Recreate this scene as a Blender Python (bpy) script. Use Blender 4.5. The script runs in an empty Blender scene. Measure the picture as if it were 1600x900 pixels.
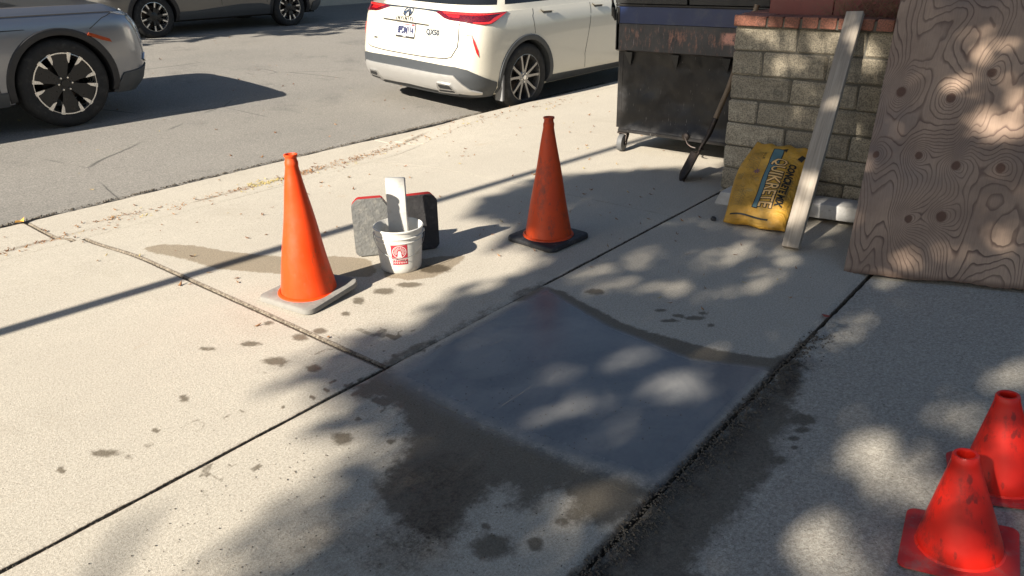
import bpy, bmesh, math, random
import numpy as np
from mathutils import Vector, Matrix
from mathutils.geometry import delaunay_2d_cdt

# ------------------------------------------------------------------ camera, sky, sun, exposure
scene = bpy.context.scene
COL = scene.collection
random.seed(7)
rng = np.random.default_rng(11)
cam_data = bpy.data.cameras.new('camera')
cam_data.sensor_width = 36.0
cam_data.lens = 36.0 * 1176.3 / 1600.0
cam_data.clip_start = 0.05
cam_data.clip_end = 400.0
cam = bpy.data.objects.new('camera', cam_data)
COL.objects.link(cam)
cf = Vector((0.7033973, 0.58620039, -0.40199669)).normalized()
cr = Vector((0.63398911, -0.77313087, -0.01806828)).normalized()
cu = cr.cross(cf)
cam.matrix_world = Matrix(((cr.x, cu.x, -cf.x, 0), (cr.y, cu.y, -cf.y, 0), (cr.z, cu.z, -cf.z, 1.5227), (0, 0, 0, 1)))
scene.camera = cam

SUN_EL = math.radians(31.5)
SUN_AZ = math.radians(-4.2)          # direction the light travels, measured from +X
SUNV = Vector((math.cos(SUN_EL) * math.cos(SUN_AZ), math.cos(SUN_EL) * math.sin(SUN_AZ), -math.sin(SUN_EL)))
world = bpy.data.worlds.new('World')
scene.world = world
world.use_nodes = True
wn = world.node_tree.nodes
sky = wn.new('ShaderNodeTexSky')
sky.sky_type = 'NISHITA'
sky.sun_disc = False
sky.sun_elevation = SUN_EL
sky.sun_rotation = math.atan2(-SUNV.x, -SUNV.y)
sky.air_density = 1.0
sky.dust_density = 1.0
wn['Background'].inputs['Strength'].default_value = 0.050
world.node_tree.links.new(sky.outputs[0], wn['Background'].inputs['Color'])
sl = bpy.data.lights.new('sun', 'SUN')
sl.energy = 5.0
sl.angle = math.radians(0.53)
sl.color = (1.0, 0.925, 0.81)
sun = bpy.data.objects.new('sun', sl)
COL.objects.link(sun)
sun.rotation_euler = (-SUNV).to_track_quat('Z', 'Y').to_euler()
scene.view_settings.view_transform = 'Standard'
scene.view_settings.look = 'None'
scene.view_settings.exposure = 1.25
scene.view_settings.gamma = 1.0
scene.render.engine = 'CYCLES'

# ------------------------------------------------------------------ object helpers
def link(name, me, mats=None, parent=None, smooth=None):
    o = bpy.data.objects.new(name, me)
    COL.objects.link(o)
    if mats is not None:
        for m in (mats if isinstance(mats, (list, tuple)) else [mats]):
            me.materials.append(m)
    if parent is not None:
        o.parent = parent
    if smooth is not None:
        me.polygons.foreach_set('use_smooth', [True] * len(me.polygons))
        me.set_sharp_from_angle(angle=math.radians(smooth))
    return o

def obj(name, bm, mats, parent=None, smooth=None):
    me = bpy.data.meshes.new(name)
    bmesh.ops.recalc_face_normals(bm, faces=bm.faces[:])
    bm.to_mesh(me)
    bm.free()
    return link(name, me, mats, parent, smooth)

def pyobj(name, v, f, mats, parent=None, smooth=None):
    me = bpy.data.meshes.new(name)
    me.from_pydata(v, [], f)
    me.update()
    return link(name, me, mats, parent, smooth)

def tag(o, label=None, cat=None, group=None, kind=None):
    if label: o['label'] = label
    if cat: o['category'] = cat
    if group: o['group'] = group
    if kind: o['kind'] = kind
    return o

def empty(name, loc, label=None, cat=None, group=None, rot=(0, 0, 0)):
    o = bpy.data.objects.new(name, None)
    COL.objects.link(o)
    o.location = loc
    o.rotation_euler = rot
    o.empty_display_size = 0.1
    return tag(o, label, cat, group)

def box(bm, x0, x1, y0, y1, z0, z1, bev=0.0, M=None, seg=1):
    r = bmesh.ops.create_cube(bm, size=1.0)
    vs = r['verts']
    for v in vs:
        v.co = Vector((x0 + (v.co.x + .5) * (x1 - x0), y0 + (v.co.y + .5) * (y1 - y0), z0 + (v.co.z + .5) * (z1 - z0)))
    if bev > 0:
        es = list({e for v in vs for e in v.link_edges})
        r2 = bmesh.ops.bevel(bm, geom=es, offset=bev, segments=seg, affect='EDGES', profile=0.5)
        vs = list({v for f in r2['faces'] for v in f.verts} | {v for v in vs if v.is_valid})
    if M is not None:
        for v in vs: v.co = M @ v.co
    return vs

def tube(bm, pts, r, n=8, cap=True):
    pts = [Vector(p) for p in pts]
    rs = r if isinstance(r, (list, tuple)) else [r] * len(pts)
    rings = []
    up = Vector((0, 0, 1))
    for i, p in enumerate(pts):
        d = (pts[min(i + 1, len(pts) - 1)] - pts[max(i - 1, 0)]).normalized()
        a = d.cross(up)
        if a.length < 1e-3: a = d.cross(Vector((1, 0, 0)))
        a.normalize(); b = d.cross(a)
        rings.append([bm.verts.new(p + (a * math.cos(2 * math.pi * k / n) + b * math.sin(2 * math.pi * k / n)) * rs[i]) for k in range(n)])
    for A, B in zip(rings, rings[1:]):
        for k in range(n):
            bm.faces.new((A[k], A[(k + 1) % n], B[(k + 1) % n], B[k]))
    if cap:
        bm.faces.new(rings[0][::-1]); bm.faces.new(rings[-1])

def lathe(bm, prof, n=32, M=None, a0=0, closed=False):
    rings = []
    for r, z in prof:
        ring = [bm.verts.new(Vector((r * math.cos(a0 + 2 * math.pi * k / n), r * math.sin(a0 + 2 * math.pi * k / n), z))) for k in range(n)]
        rings.append(ring)
    pairs = list(zip(rings, rings[1:])) + ([(rings[-1], rings[0])] if closed else [])
    for A, B in pairs:
        for k in range(n):
            bm.faces.new((A[k], A[(k + 1) % n], B[(k + 1) % n], B[k]))
    if M is not None:
        for ring in rings:
            for v in ring: v.co = M @ v.co
    return rings

def prism(bm, poly, a, b, axis='x', M=None):
    """polygon of 2-D points extruded from a to b along an axis"""
    def P(q, t):
        v = {'x': (t, q[0], q[1]), 'y': (q[0], t, q[1]), 'z': (q[0], q[1], t)}[axis]
        v = Vector(v)
        return M @ v if M is not None else v
    A = [bm.verts.new(P(q, a)) for q in poly]
    B = [bm.verts.new(P(q, b)) for q in poly]
    n = len(poly)
    bm.faces.new(A[::-1]); bm.faces.new(B)
    for i in range(n):
        bm.faces.new((A[i], A[(i + 1) % n], B[(i + 1) % n], B[i]))

def rrect(w, h, r, n=5, cx=0, cy=0):
    out = []
    for sx, sy, a in ((1, 1, 0), (-1, 1, 90), (-1, -1, 180), (1, -1, 270)):
        for k in range(n + 1):
            t = math.radians(a + 90 * k / n)
            out.append((cx + sx * (w / 2 - r) + r * math.cos(t), cy + sy * (h / 2 - r) + r * math.sin(t)))
    return out

def text_mesh(s, size, extrude=0.0, bold=0.0, align='CENTER', sx=1.0):
    cu_ = bpy.data.curves.new('lettering', 'FONT')
    cu_.body = s; cu_.size = size; cu_.extrude = extrude; cu_.offset = bold
    cu_.align_x = align; cu_.align_y = 'CENTER'; cu_.resolution_u = 2
    o = bpy.data.objects.new('lettering', cu_)
    COL.objects.link(o)
    dg = bpy.context.evaluated_depsgraph_get(); dg.update()
    me = bpy.data.meshes.new_from_object(o.evaluated_get(dg))
    bpy.data.objects.remove(o); bpy.data.curves.remove(cu_)
    for v in me.vertices: v.co.x *= sx
    return me

# ------------------------------------------------------------------ materials
class NT:
    def __init__(s, name):
        s.m = bpy.data.materials.new(name); s.m.use_nodes = True
        s.t = s.m.node_tree; s.n = s.t.nodes; s.b = s.n['Principled BSDF']
        s.tc = s.n.new('ShaderNodeTexCoord')
    def L(s, a, b): s.t.links.new(a, b)
    def put(s, sock, v):
        if isinstance(v, bpy.types.NodeSocket): s.L(v, sock)
        elif isinstance(v, (tuple, list)) and len(v) == 3 and sock.type == 'RGBA': sock.default_value = (*v, 1)
        else: sock.default_value = v
    def noise(s, scale, detail=4, rough=.55, vec=None, dist=0, color=False, stretch=None):
        n = s.n.new('ShaderNodeTexNoise'); n.inputs['Scale'].default_value = scale
        n.inputs['Detail'].default_value = detail; n.inputs['Roughness'].default_value = rough; n.inputs['Distortion'].default_value = dist
        v = vec or s.tc.outputs['Object']
        if stretch:
            mp = s.n.new('ShaderNodeMapping'); mp.inputs['Scale'].default_value = stretch; s.L(v, mp.inputs['Vector']); v = mp.outputs[0]
        s.L(v, n.inputs['Vector'])
        return n.outputs['Color' if color else 'Fac']
    def voro(s, scale, feature='F1', vec=None, out='Distance'):
        n = s.n.new('ShaderNodeTexVoronoi'); n.feature = feature; n.inputs['Scale'].default_value = scale
        s.L(vec or s.tc.outputs['Object'], n.inputs['Vector'])
        return n.outputs[out]
    def math(s, op, a, b=0.5, c=0.5, clamp=False):
        n = s.n.new('ShaderNodeMath'); n.operation = op; n.use_clamp = clamp
        for i, v in enumerate((a, b, c)):
            s.put(n.inputs[i], v)
        return n.outputs[0]
    def step(s, v, a, b, lo=0.0, hi=1.0):
        n = s.n.new('ShaderNodeMapRange'); n.interpolation_type = 'SMOOTHSTEP'
        s.put(n.inputs['Value'], v); s.put(n.inputs['From Min'], a); s.put(n.inputs['From Max'], b)
        n.inputs['To Min'].default_value = lo; n.inputs['To Max'].default_value = hi
        return n.outputs[0]
    def mix(s, f, a, b, mode='MIX'):
        n = s.n.new('ShaderNodeMix'); n.data_type = 'RGBA'; n.blend_type = mode
        s.put(n.inputs[0], f); s.put(n.inputs[6], a); s.put(n.inputs[7], b)
        return n.outputs[2]
    def attr(s, name):
        n = s.n.new('ShaderNodeAttribute'); n.attribute_name = name; return n.outputs['Fac']
    def bump(s, h, strength=.3, dist=.01, normal=None):
        n = s.n.new('ShaderNodeBump'); n.inputs['Strength'].default_value = strength; n.inputs['Distance'].default_value = dist
        s.L(h, n.inputs['Height'])
        if normal is not None: s.L(normal, n.inputs['Normal'])
        return n.outputs[0]
    def out(s, color=None, rough=None, normal=None, metal=None, **kw):
        for k, v in (('Base Color', color), ('Roughness', rough), ('Normal', normal), ('Metallic', metal)):
            if v is not None: s.put(s.b.inputs[k], v)
        for k, v in kw.items(): s.put(s.b.inputs[k.replace('_', ' ')], v)
        return s.m

def plain(name, col, rough=.5, metal=0.0, var=.15, scale=8, bump=.1, bscale=60, bdist=.002, dirt=None, dirt_amt=.5, **kw):
    m = NT(name)
    n1 = m.noise(scale, 5)
    dark = tuple(c * (1 - var) for c in col); light = tuple(min(c * (1 + var), 1) for c in col)
    c = m.mix(n1, dark, light)
    r = m.step(m.noise(scale * 2.3, 4), .2, .8, rough - .06, min(rough + .1, 1))
    if dirt:
        f = m.step(m.noise(scale * 1.7, 8, .7), .5, .72, 0, dirt_amt)
        c = m.mix(f, c, dirt)
    nm = m.bump(m.noise(bscale, 3), bump, bdist) if bump else None
    return m.out(c, r, nm, metal, **kw)

MAT = {}
def build_ground_material(name, base, tone2, coarse=1.0):
    m = NT(name)
    n1 = m.noise(.9, 6, .6); n2 = m.noise(7, 6, .65); n3 = m.noise(120 / coarse, 4, .8); n4 = m.noise(330 / coarse, 2, .6)
    c = m.mix(m.step(n1, .3, .7), base, tone2)
    c = m.mix(m.step(m.noise(38, 5, .8), .38, .62, .0, .30), c, tuple(k * .66 for k in base))
    c = m.mix(m.step(m.noise(24, 4, .7), .60, .72, 0, .35), c, (.62, .56, .46))
    c = m.mix(m.step(n2, .3, .75, 0, .35), c, tuple(k * .78 for k in base))
    c = m.mix(m.step(n3, .28, .72, 0, 1), m.mix(.55, c, (.10, .085, .065)), m.mix(.22, c, (.9, .86, .75)), 'MIX') if coarse > 1.4 else m.mix(m.step(n3, .25, .75), m.mix(.52, c, (.1, .085, .06)), m.mix(.26, c, (.9, .86, .75)))
    c = m.mix(m.step(n4, .3, .7), m.mix(.22, c, (.12, .1, .08)), m.mix(.10, c, (.95, .9, .8)))
    # rust coloured freckles and small dark pits
    c = m.mix(m.step(m.noise(2.3, 6, .7), .62, .78, 0, .35), c, (.36, .22, .10))
    pit = m.step(m.voro(26), .045, .07, 1, 0)
    pitsel = m.step(m.noise(9, 2), .5, .62)
    pf = m.math('MULTIPLY', pit, pitsel)
    c = m.mix(m.math('MULTIPLY', pf, .75), c, (.05, .04, .03))
    pit2 = m.math('MULTIPLY', m.step(m.voro(75), .10, .17, 1, 0), m.step(m.noise(33, 2), .52, .6))
    c = m.mix(m.math('MULTIPLY', pit2, .6), c, (.10, .08, .06))
    fl = m.math('MULTIPLY', m.step(m.voro(62), .10, .16, 1, 0), m.step(m.noise(27, 2), .55, .62))
    c = m.mix(m.math('MULTIPLY', fl, .35), c, (.8, .76, .68))
    c = m.mix(m.step(m.noise(1.0, 5, .65, stretch=(2.2, 1.1, 1)), .55, .75, 0, .22), c, (.26, .225, .17))
    # stains
    edge = m.math('MULTIPLY', m.math('SUBTRACT', m.noise(22, 7, .7), .5), .9)
    dirt = m.step(m.math('ADD', m.attr('dirt'), m.math('MULTIPLY', edge, 1.1)), .2, .9)
    gr = m.step(m.noise(70, 5, .75), .35, .65)
    dcol = m.mix(gr, (.06, .042, .026), m.mix(.5, c, (.20, .145, .09)))
    c = m.mix(m.math('MULTIPLY', dirt, .92), c, dcol)
    wet = m.step(m.math('ADD', m.attr('wet'), edge), .33, .68)
    wc = m.mix(1.0, c, (.33, .305, .265), 'MULTIPLY')
    c = m.mix(m.math('MULTIPLY', wet, .95), c, wc)
    damp = m.step(m.math('ADD', m.attr('damp'), m.math('MULTIPLY', edge, .9)), .38, .6)
    c = m.mix(m.math('MULTIPLY', damp, .9), c, m.mix(1.0, c, (.56, .50, .42), 'MULTIPLY'))
    # fresh trowelled cement
    fresh = m.step(m.math('ADD', m.attr('fresh'), m.math('MULTIPLY', edge, .5)), .25, .8)
    tr = m.noise(1.6, 4, .55, dist=2.5)
    fc = m.mix(m.step(tr, .3, .7), (.135, .137, .138), (.205, .20, .19))
    fc = m.mix(m.step(m.noise(60, 3), .35, .7, 0, .12), fc, (.27, .26, .24))
    arc = m.step(m.noise(1.0, 2, .5, stretch=(1.3, 46, 1)), .70, .76)
    fc = m.mix(m.math('MULTIPLY', arc, .16), fc, (.34, .33, .31))
    c = m.mix(fresh, c, fc)
    r = m.mix(wet, (.9, .9, .9), (.62, .62, .62)); r = m.mix(fresh, r, (.27, .27, .27))
    rr = m.n.new('ShaderNodeRGBToBW'); m.L(r, rr.inputs[0])
    h = m.math('ADD', m.math('MULTIPLY', n3, 1.0), m.math('MULTIPLY', n4, .6))
    h = m.math('SUBTRACT', h, m.math('MULTIPLY', pf, 1.5))
    h = m.math('ADD', h, m.math('MULTIPLY', m.math('MULTIPLY', gr, dirt), 1.2))
    inv = m.math('SUBTRACT', 1.0, m.math('MULTIPLY', fresh, .93))
    h = m.math('MULTIPLY', h, inv)
    lines = m.math('ADD', m.math('MULTIPLY', arc, .5), m.noise(2.2, 4, .5, dist=1.5))
    h = m.math('ADD', h, m.math('MULTIPLY', m.math('MULTIPLY', lines, fresh), 1.2))
    nm = m.bump(h, .55, .004 * coarse)
    return m.out(c, rr.outputs[0], nm, Specular_IOR_Level=.4)

MAT['sidewalk'] = build_ground_material('sidewalk_concrete', (.49, .43, .34), (.55, .49, .39))
MAT['drive'] = build_ground_material('driveway_concrete', (.37, .335, .275), (.44, .40, .33), 1.45)

def asphalt():
    m = NT('asphalt')
    n1 = m.noise(.5, 6, .6); n3 = m.noise(75, 4, .85); n4 = m.noise(240, 2, .7)
    c = m.mix(m.step(n1, .3, .7), (.29, .27, .235), (.37, .34, .295))
    lane = m.noise(.7, 4, .6, stretch=(.12, 1.6, 1))
    c = m.mix(m.step(lane, .35, .7, 0, .45), c, (.42, .38, .32))
    c = m.mix(m.step(m.noise(1.3, 6, .7), .54, .74, 0, .55), c, (.07, .068, .066))
    c = m.mix(m.step(n3, .3, .72), m.mix(.55, c, (.03, .03, .03)), m.mix(.32, c, (.62, .58, .52)))
    c = m.mix(m.step(n4, .35, .75), m.mix(.3, c, (.03, .03, .03)), c)
    ck = m.step(m.voro(.35, 'DISTANCE_TO_EDGE', vec=m.mix(.06, m.tc.outputs['Object'], m.noise(2.0, 5, color=True), 'ADD')), .0, .004, 1, 0)
    ck = m.math('MULTIPLY', ck, m.step(m.noise(.6, 2), .52, .6))
    c = m.mix(m.math('MULTIPLY', ck, .7), c, (.02, .02, .02))
    return m.out(c, .88, m.bump(m.math('ADD', n3, n4), .8, .006), Specular_IOR_Level=.35)
MAT['asphalt'] = asphalt()
MAT['soil'] = plain('joint_soil', (.045, .036, .026), .95, var=.4, scale=30, bump=.6, bdist=.006)
MAT['lawn_soil'] = plain('far_yard_soil', (.05, .06, .03), .95, var=.4, scale=3)

# ------------------------------------------------------------------ ground data in metres
LIT= [[3.035, 1.782, 3.644, -5.952, -9.189, -6.918, 0.7], [3.095, 1.623, 3.904, -6.994, -8.648, -6.519, 0.7], [3.323, 1.32, 2.398, -4.371, -5.663, -10.83, 0.75], [3.283, 0.982, 5.306, -14.628, -10.655, -8.079, 0.3], [3.153, 0.769, 3.156, -7.388, -4.36, -5.718, 0.55], [2.937, 0.95, 3.668, -9.413, -9.173, -7.006, 0.35], [2.752, 1.163, 4.76, -9.991, -13.737, -10.497, 0.5], [2.608, 1.137, 4.079, -8.325, -8.309, -6.37, 0.6], [2.303, 1.096, 4.979, -6.912, -4.237, -8.274, 0.85], [2.408, 1.362, 5.484, -8.329, -7.369, -8.043, 0.85], [2.072, 1.545, 7.906, -10.581, -7.525, -5.794, 0.4], [1.922, 1.391, 4.401, -3.872, -3.559, -12.148, 0.8], [1.794, 1.38, 8.973, -8.64, -10.227, -20.108, 0.5], [2.0, 1.167, 8.907, -14.379, -10.423, -8.082, 0.4], [1.864, 1.083, 4.979, -4.913, -4.628, -13.003, 0.5], [2.343, 0.379, 2.114, -10.493, -7.459, -2.564, 0.9], [3.843, 0.779, 3.246, -11.331, -10.077, -5.658, 0.6], [3.59, 1.292, 3.764, -9.161, -7.942, -5.957, 0.5], [2.15, 1.98, 5.289, -5.067, -6.499, -10.668, 0.7], [1.451, 1.496, 10.452, -7.088, -4.682, -13.111, 0.45], [1.971, 1.556, 5.717, -3.277, 1.215, -16.897, 0.45], [1.556, 0.987, 6.267, -7.388, -7.937, -10.423, 0.9], [1.122, 1.229, 6.785, -3.228, -4.342, -18.762, 0.55], [0.941, 1.326, 13.024, -11.117, -21.348, -16.855, 0.5], [1.338, 1.008, 5.515, -7.321, -9.333, -7.348, 0.42], [1.394, 1.204, 8.197, -9.838, -13.665, -10.716, 0.35], [1.211, 1.029, 12.391, -8.906, -9.484, -20.123, 0.4], [1.449, 0.846, 9.559, -7.192, -9.721, -19.083, 0.5], [1.821, 0.386, 3.345, -8.826, -8.148, -6.578, 1.0], [1.764, 0.312, 4.129, -11.727, -14.149, -11.607, 1.0], [2.222, 0.301, -0.846, -10.212, -9.094, 5.048, 0.8], [2.684, 0.237, 2.401, -11.248, -9.757, -7.071, 0.65], [3.166, 0.092, 2.043, -14.618, -6.019, -4.105, 0.7], [1.887, 0.552, 5.065, -11.345, -8.612, -6.768, 0.5], [2.315, 0.19, 5.802, -25.669, -16.97, -13.063, 0.35], [1.668, 0.615, 6.012, -4.518, -5.012, -15.512, 0.25], [3.701, 1.57, 1.926, -3.444, -3.185, -6.678, 0.65], [3.434, 1.896, 2.22, -3.099, -2.772, -8.035, 0.5], [3.053, 1.979, 4.457, -5.815, -6.369, -11.45, 0.6], [4.096, 2.052, 2.555, -4.13, -3.935, -9.573, 0.35], [3.786, 1.298, 3.105, -6.664, -5.622, -9.678, 0.5], [4.543, 1.299, 3.662, -10.925, -8.615, -6.337, 0.7], [3.885, 2.784, 2.391, -2.836, -2.938, -11.184, 0.25], [2.87, 2.525, 2.111, -1.774, -0.149, -11.54, 1.0], [2.499, 2.507, 2.737, -1.988, 0.121, -13.637, 1.0], [2.244, 2.521, 4.112, -2.814, -0.839, -11.581, 1.0], [6.47, 1.802, -0.362, -6.184, -10.055, 0.572, 0.55], [6.479, 1.673, 0.053, -9.766, -9.127, -0.673, 0.8], [6.462, 1.429, 0.127, -7.975, -7.681, -0.603, 0.95], [6.23, 1.599, -0.28, -5.874, -11.557, 0.326, 0.95], [5.969, 1.51, 0.143, -11.73, -11.455, -1.641, 0.5], [5.756, 1.587, 0.059, -6.654, -11.139, -1.893, 0.35], [6.612, 1.885, -0.031, -8.09, -16.225, -0.892, 0.7], [6.592, 1.602, 0.055, -6.541, -20.98, -1.251, 0.8], [6.585, 1.339, 0.14, -7.002, -21.689, -1.361, 0.8], [5.503, 0.434, 0.202, -7.497, -5.9, 0.875, 1.0], [6.308, 0.532, 0.704, -7.994, -4.671, -0.175, 0.7], [5.944, 0.629, 0.589, -6.368, -6.759, -0.661, 0.6], [5.826, 0.38, 1.059, -12.573, -3.916, -0.48, 0.6], [5.385, 0.906, 1.029, -9.893, -5.579, -1.02, 0.5], [5.018, 0.967, 1.51, -14.039, -6.607, -1.58, 0.4], [4.241, 0.475, 1.133, -12.233, -10.868, -4.271, 0.55], [4.532, 0.349, 0.984, -11.3, -4.871, -1.707, 0.35], [5.972, 0.773, 1.005, -10.321, -5.805, -0.528, 0.4], [4.066, 0.738, 1.431, -13.913, -15.622, -6.321, 0.5], [5.142, 0.642, 1.1, -11.512, -7.644, -1.769, 0.25], [4.501, 0.98, 2.408, -21.886, -4.936, -1.582, 0.3], [4.309, 1.608, 0.761, -4.292, -5.454, -2.276, 0.6], [6.363, 1.194, 1.439, -14.694, -3.515, -0.337, 0.7], [5.712, 1.251, 2.069, -20.538, -4.696, -0.867, 0.4], [4.426, 1.296, 1.349, -12.866, -3.587, -1.289, 0.8], [4.056, 1.346, 1.488, -13.91, -7.146, -2.909, 0.6], [4.747, 1.269, 3.145, -9.935, -6.557, -4.806, 0.8]]
SHADE= [(0.73, 1.55), (0.96, 1.63), (1.17, 1.63), (1.36, 1.59), (1.44, 1.81), (1.4, 2.0), (1.47, 2.15), (1.48, 2.31), (1.59, 2.35), (1.89, 2.35), (2.23, 2.33), (2.6, 2.33), (2.89, 2.27), (3.12, 2.31), (3.1, 2.58), (3.39, 2.86), (3.41, 3.09), (3.73, 3.31), (4.25, 3.34), (4.72, 3.14), (5.08, 2.9), (5.25, 2.66), (5.24, 2.35)]
DAMP = [(1.821, 4.354), (1.913, 4.321), (2.012, 4.132), (2.074, 3.89), (2.151, 3.684), (2.275, 3.434), (2.403, 3.313), (2.496, 3.121), (2.397, 2.928), (2.319, 2.915), (2.253, 3.017), (2.21, 3.177), (2.073, 3.315), (2.001, 3.456), (1.9, 3.666), (1.869, 3.946), (1.809, 4.194)]
DAMP2 = [(2.609, 2.905), (2.771, 2.818), (2.857, 2.702), (2.666, 2.643), (2.538, 2.637), (2.421, 2.708), (2.376, 2.854), (2.448, 2.935)]
WETL = [(1.734, 2.117), (1.545, 2.101), (1.493, 2.024), (1.565, 1.954), (1.55, 1.843), (1.476, 1.723), (1.383, 1.64), (1.28, 1.603), (1.192, 1.574), (1.134, 1.464), (1.136, 1.328), (1.156, 1.219), (1.229, 1.235), (1.322, 1.271), (1.437, 1.271), (1.462, 1.219), (1.386, 1.172), (1.422, 1.117), (1.501, 1.13), (1.567, 1.085), (1.515, 1.039), (1.419, 1.024), (1.472, 0.966), (1.511, 0.89), (1.739, 0.858), (1.682, 1.144), (1.668, 1.521)]
WETF = [(2.771, 2.119), (2.787, 1.992), (2.741, 1.864), (2.704, 1.711), (2.663, 1.598), (2.651, 1.475), (2.666, 1.325), (2.669, 1.205), (2.698, 1.074), (2.741, 0.927), (2.85, 0.849), (2.649, 0.877), (2.542, 1.17), (2.582, 1.598), (2.628, 1.953), (2.545, 2.123)]
WETR = [(2.868, 0.856), (2.726, 0.784), (2.591, 0.743), (2.458, 0.723), (2.397, 0.685), (2.163, 0.663), (2.059, 0.609), (1.889, 0.625), (1.744, 0.622), (1.569, 0.637), (1.415, 0.597), (1.256, 0.857), (1.734, 0.866), (2.517, 0.837)]
PATCH = [(2.767, 2.084), (2.603, 1.612), (2.551, 1.175), (2.666, 0.896), (1.754, 0.877), (1.69, 1.15), (1.655, 1.571), (1.678, 2.073)]
DIRT = [(0.63, 1.671), (0.853, 1.645), (1.014, 1.617), (1.203, 1.571), (1.407, 1.64), (1.514, 1.502), (1.465, 1.237), (1.301, 1.252), (1.081, 1.1)]
BLOTS= [[1.773, 2.607, 21.738, -16.667, -21.138, -16.114], [1.681, 2.624, 19.57, -14.329, -18.746, -14.312], [1.484, 2.53, 13.363, -9.199, -18.48, -14.182], [1.51, 2.748, 15.727, -10.207, -26.962, -20.615], [1.369, 2.856, 18.475, -10.795, -34.457, -26.376], [1.097, 2.559, 34.872, -19.213, -24.975, -19.302], [0.746, 2.44, 16.598, -7.478, -27.526, -21.453], [0.78, 2.35, 51.124, -24.415, -44.813, -34.95], [0.863, 2.369, 48.785, -24.595, -42.496, -33.083], [0.924, 2.434, 42.262, -21.727, -40.004, -31.076], [1.96, 2.657, 32.724, -26.676, -23.102, -17.535], [2.092, 2.722, 20.725, -17.42, -15.426, -11.667], [2.246, 2.709, 11.734, -10.487, -17.019, -12.835], [2.38, 2.665, 8.929, -8.486, -19.655, -14.794], [1.301, 1.867, 17.788, -14.39, -17.549, -13.649], [1.225, 1.11, 8.602, -10.004, -13.341, -10.51], [1.309, 1.024, 21.117, -27.275, -22.418, -17.656], [1.276, 1.184, 39.093, -44.615, -41.791, -32.854], [1.433, 1.016, 17.297, -23.991, -41.256, -32.419], [2.352, 0.651, 6.035, -16.919, -18.24, -9.253], [2.287, 0.623, 11.854, -33.381, -34.737, -17.921], [2.221, 0.631, 14.398, -39.245, -43.025, -22.486], [2.068, 0.632, 7.27, -18.673, -29.433, -15.87], [2.169, 0.608, 21.957, -60.108, -55.813, -29.559], [2.881, 1.501, 13.805, -24.773, -38.357, -29.088], [2.882, 1.408, 13.543, -25.549, -39.488, -29.986], [2.902, 1.338, 7.937, -15.669, -30.108, -22.879], [2.808, 1.417, 9.325, -17.125, -40.575, -30.853], [2.974, 1.332, 15.39, -31.119, -38.991, -29.589], [2.876, 1.861, 9.763, -14.706, -17.295, -13.046], [2.823, 1.409, 27.749, -51.417, -40.443, -30.747], [2.88, 1.248, 19.582, -40.49, -41.649, -31.705], [1.546, 2.353, 22.368, -16.889, -19.155, -14.721], [1.677, 2.86, 29.215, -19.803, -30.248, -23.015], [0.61, 2.461, 41.666, -16.65, -39.11, -30.551], [1.392, 1.72, 33.845, -30.714, -42.361, -32.963], [1.414, 1.915, 47.876, -40.242, -48.1, -37.303], [1.322, 1.55, 17.521, -16.65, -23.903, -18.672], [1.563, 1.085, 29.074, -40.991, -25.845, -20.236], [2.614, 2.713, 6.856, -6.93, -11.224, -8.404]]

# ------------------------------------------------------------------ ground geometry
YA, YC, XB = 2.118, 0.866, 1.725
def sst(t): t = np.clip(t, 0, 1); return t * t * (3 - 2 * t)
def vnoise(x, y, s, seed=0):
    """cheap smooth value noise"""
    r = np.random.default_rng(seed).random((256, 256))
    x = np.asarray(x) / s + 100; y = np.asarray(y) / s + 100
    xi = np.floor(x).astype(int); yi = np.floor(y).astype(int); fx = sst(x - xi); fy = sst(y - yi)
    g = lambda a, b: r[a % 256, b % 256]
    return (g(xi, yi) * (1 - fx) + g(xi + 1, yi) * fx) * (1 - fy) + (g(xi, yi + 1) * (1 - fx) + g(xi + 1, yi + 1) * fx) * fy
def poly_sd(x, y, poly):
    """signed distance, positive inside"""
    P = np.array(poly); n = len(P); d = np.full(x.shape, 1e9); ins = np.zeros(x.shape, bool)
    for i in range(n):
        a = P[i]; b = P[(i + 1) % n]; e = b - a
        t = np.clip(((x - a[0]) * e[0] + (y - a[1]) * e[1]) / (e @ e + 1e-12), 0, 1)
        d = np.minimum(d, np.hypot(x - a[0] - t * e[0], y - a[1] - t * e[1]))
        c = ((a[1] > y) != (b[1] > y)) & (x < (b[0] - a[0]) * (y - a[1]) / (b[1] - a[1] + 1e-12) + a[0])
        ins ^= c
    return np.where(ins, d, -d)
def soft(sd, w): return np.clip(.5 + sd / (2 * w), 0, 1)
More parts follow.
